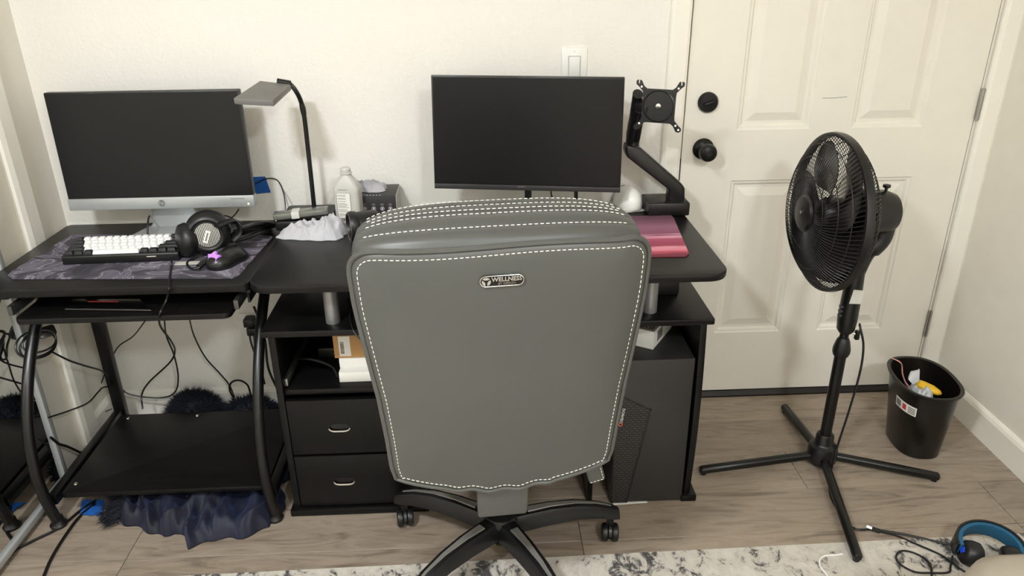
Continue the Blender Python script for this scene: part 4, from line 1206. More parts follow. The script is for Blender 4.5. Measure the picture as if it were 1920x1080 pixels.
# monitor arm without monitor
AR = thing('monitor_mount', 'black gas-spring monitor arm with an empty mounting plate clamped to the desk', 'monitor arm', (0.565, 2.19, ZR))
MB().box((0.497, 2.130, ZR), (0.622, 2.235, ZR + 0.040)).build('clamp_base', M_BLKSATIN, AR, bevel=0.004)
MB().box((0.560, 2.2405, ZR - 0.06), (0.600, 2.262, ZR + 0.012)).build('clamp_jaw', M_BLKMETAL, AR, bevel=0.003)
MB().box((0.560, 2.18, ZR + 0.004), (0.600, 2.262, ZR + 0.014)).build('clamp_bracket', M_BLKMETAL, AR, bevel=0.003)
ya = 2.18
pcol = [onY(*p, ya) for p in ((1250, 378), (1281, 378), (1281, 349), (1276, 342), (1198, 274), (1172, 268), (1169.5, 281), (1174, 292), (1252, 353))]
MB().prism([(p.x, p.z) for p in pcol], ya - 0.024, ya + 0.024, axis='Y').build('lower_arm', M_BLKSATIN, AR, bevel=0.006, seg=3)
el = onY(1186, 268, ya)
MB().cyl((el.x, ya, el.z - 0.03), (el.x, ya, el.z + 0.035), 0.020, n=20).build('elbow', M_BLKSATIN, AR)
ua = [onY(1184, 262, ya - 0.01), onY(1187, 235, 2.15), onY(1196, 176, 2.08)]
MB().tube(catmull(ua, 5), [0.020] * 6 + [0.018] * 5, 12, flat=0.8).build('upper_arm', M_BLKSATIN, AR)
ub = [onY(1193, 262, ya - 0.03), onY(1200, 225, 2.10), onY(1208, 200, 2.06)]
MB().tube(catmull(ub, 5), 0.011, 8).build('gas_strut', M_BLKMETAL, AR)
sc1 = onY(1188, 258, ya - 0.026)
MB(T(*sc1) @ aim((0, -1, 0.2))).lathe([(0.0001, 0), (0.0055, 0), (0.0055, 0.002), (0.0001, 0.002)], 12).build('bolt', M_CHROME, AR)
hc_ = onY(1212, 203, 2.055)
MB().cyl((hc_.x - 0.012, 2.09, hc_.z), (hc_.x + 0.012, 2.03, hc_.z), 0.020, n=16).build('tilt_head', M_BLKSATIN, AR)
# X-shaped plate with slotted tips
pcn = onY(1235, 199, 2.015)
PM = T(*pcn) @ aim((-0.42, -0.9, 0.06))
arm_pts = []
def plate_outline():
    o_ = []
    h = 0.058; c = 0.040; w = 0.016
    corners = [(1, 1), (-1, 1), (-1, -1), (1, -1)]
    q1 = [(0.044, 0.024), (0.045, 0.036), (0.056, 0.048), (0.0635, 0.054), (0.064, 0.062), (0.0605, 0.0655), (0.0575, 0.0655), (0.0575, 0.056), (0.0545, 0.056), (0.0545, 0.0655), (0.050, 0.0645), (0.042, 0.050), (0.034, 0.044), (0.022, 0.044)]
    q2 = [(0.044, 0.024), (0.045, 0.036), (0.056, 0.048), (0.064, 0.055), (0.064, 0.062), (0.058, 0.066), (0.050, 0.064), (0.042, 0.050), (0.034, 0.044), (0.022, 0.044)]
    o_ += q1
    o_ += [(-x, y_) for x, y_ in reversed(q1)]
    o_ += [(-x, -y_) for x, y_ in q2]
    o_ += [(x, -y_) for x, y_ in reversed(q2)]
    return o_
def fill_prism(mb, out, z0, z1, M_):
    """prism of a concave outline, triangulated"""
    from mathutils.geometry import tessellate_polygon
    tri = tessellate_polygon([[Vector((x, y_, 0)) for x, y_ in out]])
    n = len(out)
    vs_ = [(x, y_, z0) for x, y_ in out] + [(x, y_, z1) for x, y_ in out]
    fs_ = [tuple(t) for t in tri] + [tuple(n + i for i in t) for t in tri] + [(i, (i + 1) % n, n + (i + 1) % n, n + i) for i in range(n)]
    return mb.add(vs_, fs_, M_)
pl = fill_prism(MB(), plate_outline(), -0.0015, 0.0015, PM @ Matrix.Scale(1.0, 4)).build('mounting_plate', M_BLKSATIN, AR, smooth=False)
MB(PM).lathe([(0.0001, -0.002), (0.043, -0.002), (0.043, 0.0025), (0.040, 0.004), (0.038, 0.002), (0.0001, 0.002)], 40).build('plate_disc', M_BLKSATIN, pl)
MB(PM).lathe([(0.0001, 0.002), (0.0075, 0.002), (0.0070, 0.005), (0.0001, 0.0055)], 16).build('centre_bolt', M_CHROME, pl)
for sx, sy in ((1, 1), (-1, 1), (1, -1), (-1, -1)):
    MB(PM @ T(sx * 0.049, sy * 0.048, 0.0)).lathe([(0.0001, -0.0018), (0.0028, -0.0018), (0.0028, 0.0018), (0.0001, 0.0018)], 12).build('screw_hole', M_TRIM, pl)
MB(PM @ T(0.0575, -0.0585, 0.0)).lathe([(0.0001, -0.0018), (0.0028, -0.0018), (0.0028, 0.0018), (0.0001, 0.0018)], 12).build('screw_hole', M_TRIM, pl)

# black adapter on the lower top
tag(MB().box((0.455, 1.86, ZS), (0.535, 1.95, ZS + 0.05)).build('power_adapter', M_BLK, bevel=0.006), 'black block on the lower top beside the right silver post', 'adapter')
cable('desk_cable', [onZ(652, 560, ZS + 0.03), onZ(657, 600, ZS + 0.004), onZ(661, 616, ZS + 0.003), onY(668, 628, 1.70), onY(676, 636, 1.69)], 0.0022, 'black cable curling over the lower top edge beside the chair')

# computer tower
TW = thing('computer_tower', 'dark grey computer tower under the right end of the desk', 'computer', (0.46, 1.95, 0))
tx0, tx1, ty, tz = 0.352, 0.560, 1.742, 0.474
MB().box((tx0, ty, 0.004), (tx1, 2.17, tz)).build('case_body', plain('charcoal_case', (47, 46, 46), 0.45, 0.1), TW, bevel=0.002)
mz = [onY(*p, ty) for p in ((1176, 748), (1217, 767), (1172, 932))]
mpts = [(tx0 + 0.003, mz[0].z + 0.02), (mz[0].x, mz[0].z), (mz[1].x, mz[1].z), (mz[2].x, 0.006), (tx0 + 0.003, 0.006)]
MB().prism(mpts, ty - 0.004, ty + 0.002, axis='Y').build('mesh_grille', M_WEAVE, TW)
MB().prism([(p[0] + 0.0, p[1]) for p in [(mz[1].x, mz[1].z), (mz[1].x + 0.006, mz[1].z), (mz[2].x + 0.006, 0.006), (mz[2].x, 0.006)]], ty - 0.005, ty + 0.002, axis='Y').build('grille_edge', M_BLK, TW)
q = onY(1178, 687, ty)
MB(T(q.x, ty, q.z) @ aim((0, -1, 0))).lathe([(0.0001, 0), (0.006, 0), (0.005, 0.004), (0.0001, 0.005)], 14).build('power_button', M_STEEL, TW)
for x in (tx0 + 0.03, tx1 - 0.03):
    for y_ in (1.80, 2.10):
        MB().box((x - 0.015, y_ - 0.015, 0), (x + 0.015, y_ + 0.015, 0.006)).build('foot', M_BLK, TW)
# white box on the tower
wb_ = thing('white_box', 'white lidded box with dark top print resting on the computer tower', 'box', (0.42, 1.86, tz))
qc = onZ(1224, 656, tz)
WX = T(qc.x, qc.y, tz + 0.0005) @ Matrix.Rotation(math.radians(34), 4, 'Z')
WBX = MB(T(qc.x, qc.y, 0))
e1 = (onZ(1183, 646, tz) - qc); e2 = (onZ(1262, 612, tz) - qc)
e1 = e1.normalized(); e2p = Vector((-e1.y, e1.x, 0)); e2p = e2p if e2p.dot(e2) > 0 else -e2p
hbx = onY(1225, 623, qc.y).z - tz
c0_, c1_, c2_, c3_ = qc, qc + e1 * 0.12, qc + e1 * 0.12 + e2p * 0.15, qc + e2p * 0.15
def boxq(cs_, z0, z1):
    vs_ = [Vector((p.x, p.y, z0)) for p in cs_] + [Vector((p.x, p.y, z1)) for p in cs_]
    return vs_, [(0, 1, 2, 3), (7, 6, 5, 4), (0, 4, 5, 1), (1, 5, 6, 2), (2, 6, 7, 3), (3, 7, 4, 0)]
MB().add(*boxq([c0_, c1_, c2_, c3_], tz + 0.0005, tz + hbx)).build('carton', M_PAPER, wb_, smooth=False)
ctr = (c0_ + c2_) / 2
ins_ = [ctr + (p - ctr) * 0.96 for p in (c0_, c1_, c2_, c3_)]
MB().add(*boxq(ins_, tz + hbx, tz + hbx + 0.0006)).build('top_print', M_LGREYC, wb_, smooth=False)
qx = onZ(1216, 616, tz + hbx)
MB(T(qx.x, qx.y, tz + hbx + 0.001) @ Matrix.Rotation(math.atan2(-e1.y, -e1.x), 4, 'Z')).text('XII', 0.030, 0.0002, T(-0.004, 0.006, 0)).build('lettering', M_INKD, wb_, smooth=False)
sd = [c0_ + e2p * 0.03 - e1 * 0.0006, c0_ + e2p * 0.03 + e1 * 0.001, c0_ + e2p * 0.07 + e1 * 0.001, c0_ + e2p * 0.07 - e1 * 0.0006]
MB().add(*boxq(sd, tz + 0.012, tz + hbx * 0.8)).build('side_barcode', M_INK, wb_, smooth=False)

# inside the open bay: white boxes, brown box, black device, cables
sz = 0.404
q = onZ(637, 717, sz)
w1 = thing('white_box', 'low white box on the open shelf beside the chair, under the brown box', 'box', (q.x + 0.05, q.y + 0.05, sz))
MB().box((q.x, q.y, sz + 0.0004), (q.x + 0.115, q.y + 0.10, sz + 0.030)).build('carton_base', M_PAPER, w1, bevel=0.001)
MB().box((q.x - 0.001, q.y + 0.028, sz + 0.030), (q.x + 0.117, q.y + 0.101, sz + 0.058)).build('carton_lid', M_PAPER, w1, bevel=0.001)
q2 = q.copy()
bxo = thing('brown_box', 'brown cardboard box with a white barcode label on the open shelf', 'box', (q.x + 0.04, q.y + 0.06, sz + 0.058))
b0 = Vector((q.x - 0.012, q.y + 0.030, sz + 0.0585))
MB().box(b0, b0 + Vector((0.13, 0.09, 0.070))).build('carton', M_CARD, bxo, bevel=0.001)
MB().box(b0 + Vector((0.014, -0.0006, 0.006)), b0 + Vector((0.045, 0.001, 0.066))).build('label', M_PAPER, bxo)
lbc = MB(); zz = 0.014
while zz < 0.05:
    w = random.choice([0.0008, 0.0014, 0.002]); lbc.box(b0 + Vector((0.018, -0.0010, zz)), b0 + Vector((0.028, 0, zz + w))); zz += w + 0.0012
lbc.build('barcode', M_INKD, bxo)
dv = thing('network_box', 'black device box in the dark open shelf of the desk', 'device', (-0.43, 1.98, sz))
MB().box((-0.478, 1.93, sz + 0.0004), (-0.37, 2.03, sz + 0.035)).build('device_shell', M_BLKSATIN, dv, bevel=0.004)
MB().box((-0.44, 1.928, sz + 0.012), (-0.41, 1.932, sz + 0.022)).build('port_strip', M_DGREY, dv)
cable('shelf_cable', [(-0.47, 1.96, sz + 0.05), (-0.50, 1.90, sz + 0.10), (-0.47, 1.88, sz + 0.15), (-0.42, 1.92, sz + 0.16), (-0.36, 1.97, sz + 0.12), (-0.355, 2.05, sz + 0.02)], 0.003, 'black cable looping high inside the open desk shelf')
cable('shelf_cable', [(-0.52, 1.85, sz + 0.05), (-0.47, 1.83, sz + 0.055), (-0.42, 1.825, sz + 0.035), (-0.405, 1.82, sz + 0.004)], 0.003, 'black cable drooping to the floor of the open desk shelf')
tag(MB().box((-0.12, 1.92, 0.0), (0.27, 2.14, 0.16)).build('brown_box', M_BROWN, bevel=0.002), 'reddish-brown box on the floor under the desk behind the chair', 'box')
tag(MB(T(0.36, 1.735, 0) @ Matrix.Rotation(0.05, 4, 'Z')).box((0.00, 0.000, 0.0003), (0.10, 0.08, 0.0016)).build('paper_sheet', M_PAPER), 'white paper sheet poking out under the computer tower', 'paper')
# ------------------------------------------------------------------ mirror leaning on the closet door
MI = thing('standing_mirror', 'tall white-framed mirror standing against the left wall beside the desk', 'mirror', (XL + 0.012, 1.55, 0))
my0, my1, mz0, mz1 = 1.12, 1.932, 0.016, 1.62
mx0, mx1 = XL + 0.001, XL + 0.020
fw = 0.020
for y0_, y1_, z0_, z1_ in ((my0, my0 + fw, mz0, mz1), (my1 - fw, my1, mz0, mz1), (my0 + fw, my1 - fw, mz0, mz0 + fw), (my0 + fw, my1 - fw, mz1 - fw, mz1)):
    MB().box((mx0, y0_, z0_), (mx1, y1_, z1_)).build('frame_rail', M_SILVER, MI, bevel=0.004)
MB().box((mx0 + 0.004, my0 + fw - 0.002, mz0 + fw - 0.002), (mx0 + 0.009, my1 - fw + 0.002, mz1 - fw + 0.002)).build('mirror_pane', M_MIRROR, MI)
for y_ in (my0 + 0.1, my1 - 0.1):
    MB().box((mx0, y_ - 0.02, 0), (mx1, y_ + 0.02, mz0 + 0.002)).build('foot', M_BLK, MI)

# ------------------------------------------------------------------ pedestal fan
fc = Vector((1.036, 1.893, 0))
FN = thing('pedestal_fan', 'black pedestal fan on a four-legged cross base in front of the door', 'fan', fc)
ends = [onZ(*p, 0.016) for p in ((1470, 762), (1312, 881), (1761, 894), (1608, 1052))]
for e in ends:
    d = (e - Vector((fc.x, fc.y, 0.016))); dn = d.normalized()
    s_ = Vector((fc.x, fc.y, 0.034)) + dn * 0.03
    lift = 0.009 if e.y < 1.54 else 0.0
    e = Vector((e.x, e.y, 0.016 + lift))
    lg = MB().tube([s_, s_.lerp(e, 0.5), e - dn * 0.006, e], [0.0135, 0.0135, 0.0132, 0.009], 14).build('base_leg', M_BLKMETAL, FN)
    MB(T(e.x - dn.x * 0.012, e.y - dn.y * 0.012, lift)).lathe([(0.0001, 0), (0.009, 0), (0.009, 0.008), (0.0001, 0.010)], 12).build('rubber_foot', M_BLK, lg)
MB(T(fc.x, fc.y, 0)).lathe([(0.0001, 0.012), (0.040, 0.012), (0.044, 0.020), (0.044, 0.058), (0.040, 0.070), (0.030, 0.076), (0.027, 0.080), (0.026, 0.105), (0.022, 0.112), (0.0001, 0.112)], 32).build('base_hub', M_BLKSATIN, FN)
MB(T(fc.x, fc.y, 0)).lathe([(0.0001, 0.10), (0.0165, 0.10), (0.0165, 0.40), (0.0001, 0.40)], 24).build('pole', M_BLKMETAL, FN)
MB(T(fc.x, fc.y, 0)).lathe([(0.0001, 0.385), (0.021, 0.385), (0.0245, 0.395), (0.0245, 0.408), (0.019, 0.432), (0.014, 0.442), (0.0001, 0.442)], 24).build('height_collar', M_BLK, FN)
MB(T(fc.x, fc.y, 0)).lathe([(0.0001, 0.435), (0.0125, 0.435), (0.0125, 0.50), (0.0001, 0.50)], 20).build('inner_pole', M_BLKMETAL, FN)
ctl = MB(T(fc.x, fc.y, 0))
ctl.rings([[(a * math.cos(t), b * math.sin(t), z) for t in [2 * math.pi * k / 28 for k in range(28)]] for z, a, b in ((0.458, 0.016, 0.016), (0.470, 0.024, 0.026), (0.50, 0.0265, 0.030), (0.56, 0.0255, 0.030), (0.61, 0.024, 0.028), (0.655, 0.022, 0.026))], True)
ctl.build('control_column', M_BLKSATIN, FN)
for k in range(3):
    MB(T(fc.x - 0.0255, fc.y - 0.006, 0.545 - k * 0.014)).box((-0.007, -0.006, -0.004), (0.004, 0.006, 0.004)).build('speed_button', M_STEELDARK, FN, bevel=0.0015)
MB(T(fc.x - 0.002, fc.y - 0.0305, 0.585)).prism([(-0.018, -0.020), (0.014, -0.022), (0.020, 0.018), (-0.012, 0.022)], -0.001, 0.001, axis='Y').build('clear_sticker', M_TAPEW, FN)
qk = onY(1607, 628, fc.y - 0.02)
MB().tube([(fc.x + 0.018, fc.y - 0.015, qk.z + 0.004), (qk.x, qk.y, qk.z)], 0.004, 8).build('clamp_screw', M_CHROME, FN)
MB(T(*qk)).box((-0.006, -0.006, -0.014), (0.006, 0.006, 0.014)).build('clamp_knob', M_BLK, FN, bevel=0.002)
# head: axis towards -X
FZ = 0.822; FX = 0.930; FYc = 1.893
AX = T(FX, FYc, FZ) @ aim(Vector((-1, -0.03, 0.02)))           # local z = blowing direction
RC = 0.206
MB(AX).rings([[((RC + dr) * math.cos(t), (RC + dr) * math.sin(t), dz) for dr, dz in ((-0.004, -0.011), (0.005, -0.011), (0.007, 0), (0.005, 0.011), (-0.004, 0.011))] for t in [2 * math.pi * k / 64 for k in range(64)]], False, True).build('cage_rim', M_BLKSATIN, FN)
def cage(zs, zr, inner, nw, twist, rings_at, name):
    m_ = MB(AX)
    def prof(t):           # t 0 at hub, 1 at rim -> (r, z)
        r_ = inner + (RC - inner) * t
        z_ = zs * (1 - t ** 3.2) + zr * t ** 3.2
        return r_, z_
    for k in range(nw):
        a = 2 * math.pi * k / nw
        pts = []
        for j in range(9):
            t = j / 8; r_, z_ = prof(t)
            aa = a + twist * t
            pts.append((r_ * math.cos(aa), r_ * math.sin(aa), z_))
        m_.tube(pts, 0.00115, 4)
    for t in rings_at:
        r_, z_ = prof(t)
        m_.tube([(r_ * math.cos(a), r_ * math.sin(a), z_) for a in [2 * math.pi * k / 48 for k in range(48)]], 0.0014, 4, closed=True)
    return m_.build(name, M_BLK, FN, smooth=False)
cage(0.066, 0.010, 0.042, 104, 0.35, (0.0, 0.33, 0.66, 0.86), 'front_grille')
cage(-0.070, -0.010, 0.060, 104, -0.30, (0.0, 0.33, 0.66, 0.86), 'rear_grille')
cap = MB(AX).lathe([(0.0001, 0.062), (0.048, 0.062), (0.050, 0.068), (0.044, 0.074), (0.0001, 0.079)], 36).build('centre_cap', M_BLKSATIN, FN)
MB(AX @ T(0.002, 0.004, 0.0775)).tube(catmull([(-0.012, -0.010, -0.0005), (-0.004, 0.002, 0.001), (0.002, -0.004, 0.0012), (0.012, 0.010, 0)], 5), 0.0014, 6).build('cap_emblem', M_STEEL, cap)
for k in range(5):
    a0 = 2 * math.pi * k / 5 + 0.5
    def bl(i, j):
        r_ = 0.03 + (0.190 - 0.03) * j
        half = 0.44 + 0.42 * math.sin(math.pi * min(1, j * 0.75 + 0.1))
        if j > 0.9: half *= 0.93
        aa = a0 + (i - 0.5) * 2 * half + 0.45 * j
        return Vector((r_ * math.cos(aa), r_ * math.sin(aa), 0.022 - 0.050 * i))
    g_ = [[bl(i / 8, j / 8) for i in range(9)] for j in range(9)]
    vs_ = [p for r_ in g_ for p in r_]; nn_ = len(vs_)
    fs_ = [(j * 9 + i, j * 9 + i + 1, (j + 1) * 9 + i + 1, (j + 1) * 9 + i) for j in range(8) for i in range(8)]
    edge = [j for j in range(9)] + [j * 9 + 8 for j in range(1, 9)] + [80 - j for j in range(1, 9)] + [72 - 9 * j for j in range(1, 8)]
    side_ = [(edge[i], edge[(i + 1) % len(edge)], nn_ + edge[(i + 1) % len(edge)], nn_ + edge[i]) for i in range(len(edge))]
    MB(AX).add(vs_ + [p + Vector((0, 0, -0.0025)) for p in vs_], fs_ + [tuple(nn_ + q for q in reversed(f)) for f in fs_] + side_).build('blade', M_BLADE, FN, angle=50)
MB(AX).lathe([(0.0001, -0.035), (0.040, -0.035), (0.042, 0.012), (0.034, 0.028), (0.0001, 0.034)], 28).build('blade_hub', M_BLADE, FN)
MB(AX).lathe([(0.0001, -0.192), (0.030, -0.189), (0.050, -0.176), (0.060, -0.150), (0.063, -0.085), (0.064, -0.070), (0.0001, -0.066)], 32).build('motor_housing', M_BLKSATIN, FN)
MB(AX).cyl((0, 0, -0.07), (0, 0, 0.03), 0.006, n=10).build('shaft', M_STEEL, FN)
pv = Vector((fc.x + 0.025, fc.y, 0))
MB().tube(catmull([(fc.x, fc.y, 0.64), (fc.x + 0.018, fc.y, 0.70), (fc.x + 0.050, fc.y, 0.745), (fc.x + 0.055, fc.y, 0.80)], 6), [0.022] * 8 + [0.028] * 11, 14).build('tilt_neck', M_BLK, FN)
kq = onY(1664, 360, fc.y)
knb = MB(T(FX + 0.145, FYc, FZ - 0.004)).lathe([(0.0001, 0.045), (0.004, 0.045), (0.004, 0.068), (0.010, 0.072), (0.010, 0.078), (0.0001, 0.080)], 14)
knb.build('oscillation_knob', M_BLK, FN)
cable('power_cord', [(fc.x + 0.022, fc.y - 0.03, 0.50), onY(1613, 615, fc.y - 0.05), onY(1619, 650, fc.y - 0.05), onY(1612, 700, fc.y - 0.05), onY(1592, 770, fc.y - 0.045), onY(1573, 828, fc.y - 0.045), onY(1566, 852, fc.y - 0.052), onZ(1557, 890, 0.006), onZ(1556, 925, 0.005), onZ(1570, 955, 0.005), onZ(1600, 990, 0.005), onZ(1640, 993, 0.005), onZ(1700, 1003, 0.005), onZ(1775, 1020, 0.012)], 0.0032, 'black fan cord running down the pole and along the floor', n=8, parent=FN)

# ------------------------------------------------------------------ waste bin
bcx, bcy = 1.377, 1.984
BN = thing('waste_bin', 'dark oval plastic waste bin by the right wall', 'waste bin', (bcx, bcy, 0))
BH = 0.245
def bin_pt(t, z, off=0.0):
    s = z / BH
    ax = 0.068 + 0.020 * s + off; ay = 0.094 + 0.032 * s + off
    cx_ = bcx - 0.008 * s; cy_ = bcy + 0.002 * s
    c_, s_ = math.cos(t), math.sin(t)
    rr_ = 1 / (abs(c_) ** 2.5 + abs(s_) ** 2.5) ** 0.4
    x_, y_ = ax * rr_ * c_, ay * rr_ * s_
    th2 = math.radians(-6)
    return Vector((cx_ + x_ * math.cos(th2) - y_ * math.sin(th2), cy_ + x_ * math.sin(th2) + y_ * math.cos(th2), z))
tt = [2 * math.pi * k / 56 for k in range(56)]
br = [[bin_pt(t, 0.0005, -0.01) for t in tt], [bin_pt(t, 0.003) for t in tt]] + [[bin_pt(t, z) for t in tt] for z in (0.08, 0.16, BH - 0.012)] + [[bin_pt(t, BH - 0.012, 0.006) for t in tt], [bin_pt(t, BH - 0.002, 0.008) for t in tt], [bin_pt(t, BH, 0.004) for t in tt], [bin_pt(t, BH - 0.003, -0.003) for t in tt]] + [[bin_pt(t, z, -0.004) for t in tt] for z in (0.16, 0.08, 0.01)]
MB().rings(br, True).build('bin_body', M_BIN, BN, angle=50)
def sticker(t0, t1, z0, z1, off, nu=10, nv=4, skew=0.0):
    m_ = MB()
    a = [bin_pt(t0 + (t1 - t0) * i / nu, z0 + (z1 - z0) * j / nv + skew * (i / nu), off) for j in range(nv + 1) for i in range(nu + 1)]
    b = [bin_pt(t0 + (t1 - t0) * i / nu, z0 + (z1 - z0) * j / nv + skew * (i / nu), off + 0.0006) for j in range(nv + 1) for i in range(nu + 1)]
    n0 = len(a)
    f_ = [(j * (nu + 1) + i, j * (nu + 1) + i + 1, (j + 1) * (nu + 1) + i + 1, (j + 1) * (nu + 1) + i) for j in range(nv) for i in range(nu)]
    return m_.add(a + b, [tuple(reversed(q)) for q in f_] + [tuple(n0 + k for k in q) for q in f_])
st_ = sticker(math.radians(190), math.radians(232), 0.158, 0.190, 0.0012).build('sticker', M_PAPER, BN)
sticker(math.radians(207), math.radians(214), 0.165, 0.184, 0.0019, 3, 3).build('red_mark', M_RED, st_)
sticker(math.radians(192), math.radians(203), 0.163, 0.185, 0.0019, 3, 3).build('print_block', M_INK, st_)
for k in range(4):
    sticker(math.radians(218), math.radians(230), 0.163 + k * 0.006, 0.166 + k * 0.006, 0.0019, 3, 1).build('print_line', M_INK, st_)
# rubbish in the bin
ct = bin_pt(0, 0.18); 
cx_, cy_ = bcx - 0.012, bcy - 0.012
bag = crumple(bcx - 0.012, bcy + 0.004, 0.11, 0.048, 0.076, 0.105, 21, n=22, freq=16)
tag(bag.build('plastic_bag', M_GREYBAG, angle=60), 'pale grey plastic bag crumpled inside the waste bin', 'plastic bag')
yq = onZ(1737, 727, 0.205)
yw = MB(T(yq.x, yq.y, 0.208) @ Matrix.Rotation(math.radians(-52), 4, 'Z') @ Matrix.Rotation(0.12, 4, 'Y'))
yw.rings([[(x, w * math.cos(t), h * math.sin(t)) for t in [2 * math.pi * k / 14 for k in range(14)]] for x, w, h in ((-0.045, 0.003, 0.003), (-0.038, 0.013, 0.007), (-0.015, 0.018, 0.011), (0.015, 0.019, 0.012), (0.038, 0.012, 0.008), (0.046, 0.003, 0.003))], True)
tag(yw.build('yellow_wrapper', M_YELLOW, angle=60), 'bright yellow rounded packet lying on the rubbish in the bin', 'wrapper')
ww = MB()
wp = [onY(1664, 669, 2.02), onY(1678, 674, 2.015), onY(1690, 682, 2.01), onY(1692, 700, 2.005), onY(1697, 716, 1.99), onY(1704, 726, 1.97)]
ww.tube(catmull(wp, 5), [0.0012] * 3 + [0.003] * 4 + [0.005] * 6 + [0.006] * 8 + [0.007] * 5, 7, flat=0.35)
tag(ww.build('pink_wrapper', M_PINKW, angle=60), 'thin pink and white wrapper sticking up out of the bin', 'wrapper')
gb = MB()
gp4 = [onY(1703, 712, 1.99), onY(1708, 700, 2.0), onY(1722, 697, 2.0), onY(1725, 694, 2.0), onY(1724, 715, 1.985), onY(1712, 722, 1.98)]
gb.add(gp4 + [p + Vector((0.004, 0.012, 0.001)) for p in gp4], [(0, 1, 2, 3, 4, 5), (11, 10, 9, 8, 7, 6)] + [(i, (i + 1) % 6, 6 + (i + 1) % 6, 6 + i) for i in range(6)])
tag(gb.build('grey_packet', M_GREYBAG, bevel=0.002), 'upright grey packet corner behind the bag in the bin', 'packet')

# ------------------------------------------------------------------ bed corner at lower right
BD = thing('bed', 'bed with beige duvet at the lower right corner', 'bed', (1.2, 0.2, 0))
def duvet():
    rings = []
    for z, k in ((0.10, -0.012), (0.16, 0.0), (0.30, 0.006), (0.40, 0.004), (0.445, -0.012), (0.468, -0.045), (0.478, -0.10), (0.482, -0.20), (0.483, -0.30)):
        out_ = rrect(0.80 - k, -1.35, 1.585, 1.050 + k, max(0.16 + k, 0.02), 14)
        ring = []
        for i, (x_, y_) in enumerate(out_):
            w = 0.010 * noise.noise(Vector((x_ * 7, y_ * 7, z * 1.5))) * (1 if z < 0.46 else 0.6)
            ring.append((min(x_ + w, 1.59), y_ + w, z + (0.012 * noise.noise(Vector((x_ * 5, y_ * 5, 2.0))) if z > 0.44 else 0)))
        rings.append(ring)
    return MB().rings(rings, True)
duvet().build('duvet', M_BED, BD, angle=60)
MB().box((0.86, -1.30, 0.06), (1.58, 0.98, 0.14)).build('bed_frame', M_BROWN, BD, bevel=0.004)
for x_, y_ in ((0.90, 0.92), (1.54, 0.92), (0.90, -1.25), (1.54, -1.25)):
    MB().box((x_ - 0.03, y_ - 0.03, 0.0075), (x_ + 0.03, y_ + 0.03, 0.065)).build('leg', M_BROWN, BD)

# ------------------------------------------------------------------ navy blanket and furry things
def bl_out(t): return 1.0
bm_ = MB()
nx_, ny_ = 150, 44
bp = []
random.seed(12)
FOLDS = [(random.uniform(0.02, 0.98), random.uniform(-0.45, 0.45), random.uniform(0.012, 0.034), random.uniform(0.014, 0.034), random.uniform(0, 6)) for _ in range(26)]
LOBES = [(0.0, 1.775), (0.10, 1.735), (0.22, 1.712), (0.30, 1.690), (0.38, 1.676), (0.44, 1.690), (0.52, 1.668), (0.575, 1.628), (0.64, 1.640), (0.74, 1.662), (0.84, 1.655), (0.92, 1.668), (1.0, 1.700)]
for j in range(ny_ + 1):
    for i in range(nx_ + 1):
        u, v = i / nx_, j / ny_
        fr = interp(LOBES, u) + 0.006 * math.sin(u * 41)
        yy = fr + (1.955 - fr) * v
        xx = -1.085 + 0.480 * u + 0.012 * math.sin(v * 9 + u * 5) + (0.02 * noise.noise(Vector((v * 5, u, 2))))
        h_ = 0.0
        for c, sl_, w_, a_, ph in FOLDS:
            cc_ = c + sl_ * (v - 0.3) + 0.035 * math.sin(v * 5 + ph)
            h_ += a_ * math.exp(-((u - cc_) / w_) ** 2)
        h_ = 0.046 * (1 - math.exp(-h_ / 0.030))
        ed = min(1.0, v / 0.10, (1 - v) / 0.12, u / 0.04 if u < 0.5 else (1 - u) / 0.05)
        ed = max(0, ed) ** 0.5
        z_ = 0.003 + ed * (0.022 + h_ + 0.010 * noise.noise(Vector((xx * 14, yy * 14, 1))))
        bp.append((xx, yy, max(0.002, min(z_, 0.076))))
fs_ = [(j * (nx_ + 1) + i, j * (nx_ + 1) + i + 1, (j + 1) * (nx_ + 1) + i + 1, (j + 1) * (nx_ + 1) + i) for j in range(ny_) for i in range(nx_)]
n0 = len(bp)
bm_.add(bp + [(p[0], p[1], 0.0006) for p in bp], fs_ + [tuple(n0 + q for q in reversed(f)) for f in fs_])
BK = thing('velvet_blanket', 'rumpled navy velvet blanket on the floor under the left desk', 'blanket', (-0.85, 1.75, 0))
bm_.build('cloth', M_VELVET, BK, angle=70)
def fur(mb, pts_n, n, L_, seed, w=0.0018):
    random.seed(seed)
    for _ in range(n):
        p, d = random.choice(pts_n)
        p = Vector(p) + Vector((random.uniform(-1, 1), random.uniform(-1, 1), random.uniform(-1, 1))) * 0.006
        d = (Vector(d) + Vector((random.uniform(-1, 1), random.uniform(-1, 1), random.uniform(-0.6, 0.8))) * 0.7).normalized()
        l = L_ * random.uniform(0.6, 1.2)
        s_ = d.orthogonal().normalized() * w; s2 = d.cross(s_)
        tip = p + d * l + Vector((0, 0, -0.15 * l))
        mb.add([p + s_, p - s_ * 0.5 + s2 * 0.87, p - s_ * 0.5 - s2 * 0.87, tip], [(0, 1, 3), (1, 2, 3), (2, 0, 3), (2, 1, 0)])
    return mb
fp_ = []
random.seed(2)
for k in range(200):
    t = random.random(); x_ = -1.070 + 0.05 * random.random(); y_ = 1.74 + 0.20 * t
    fp_.append((( x_ - 0.01, y_ - 0.02, 0.012 + 0.035 * random.random()), (-0.8, -0.6, 0.15)))
fo = fur(MB(), fp_, 1400, 0.030, 5).build('fringe', M_NAVYFUR, BK, smooth=False); fo['kind'] = 'stuff'
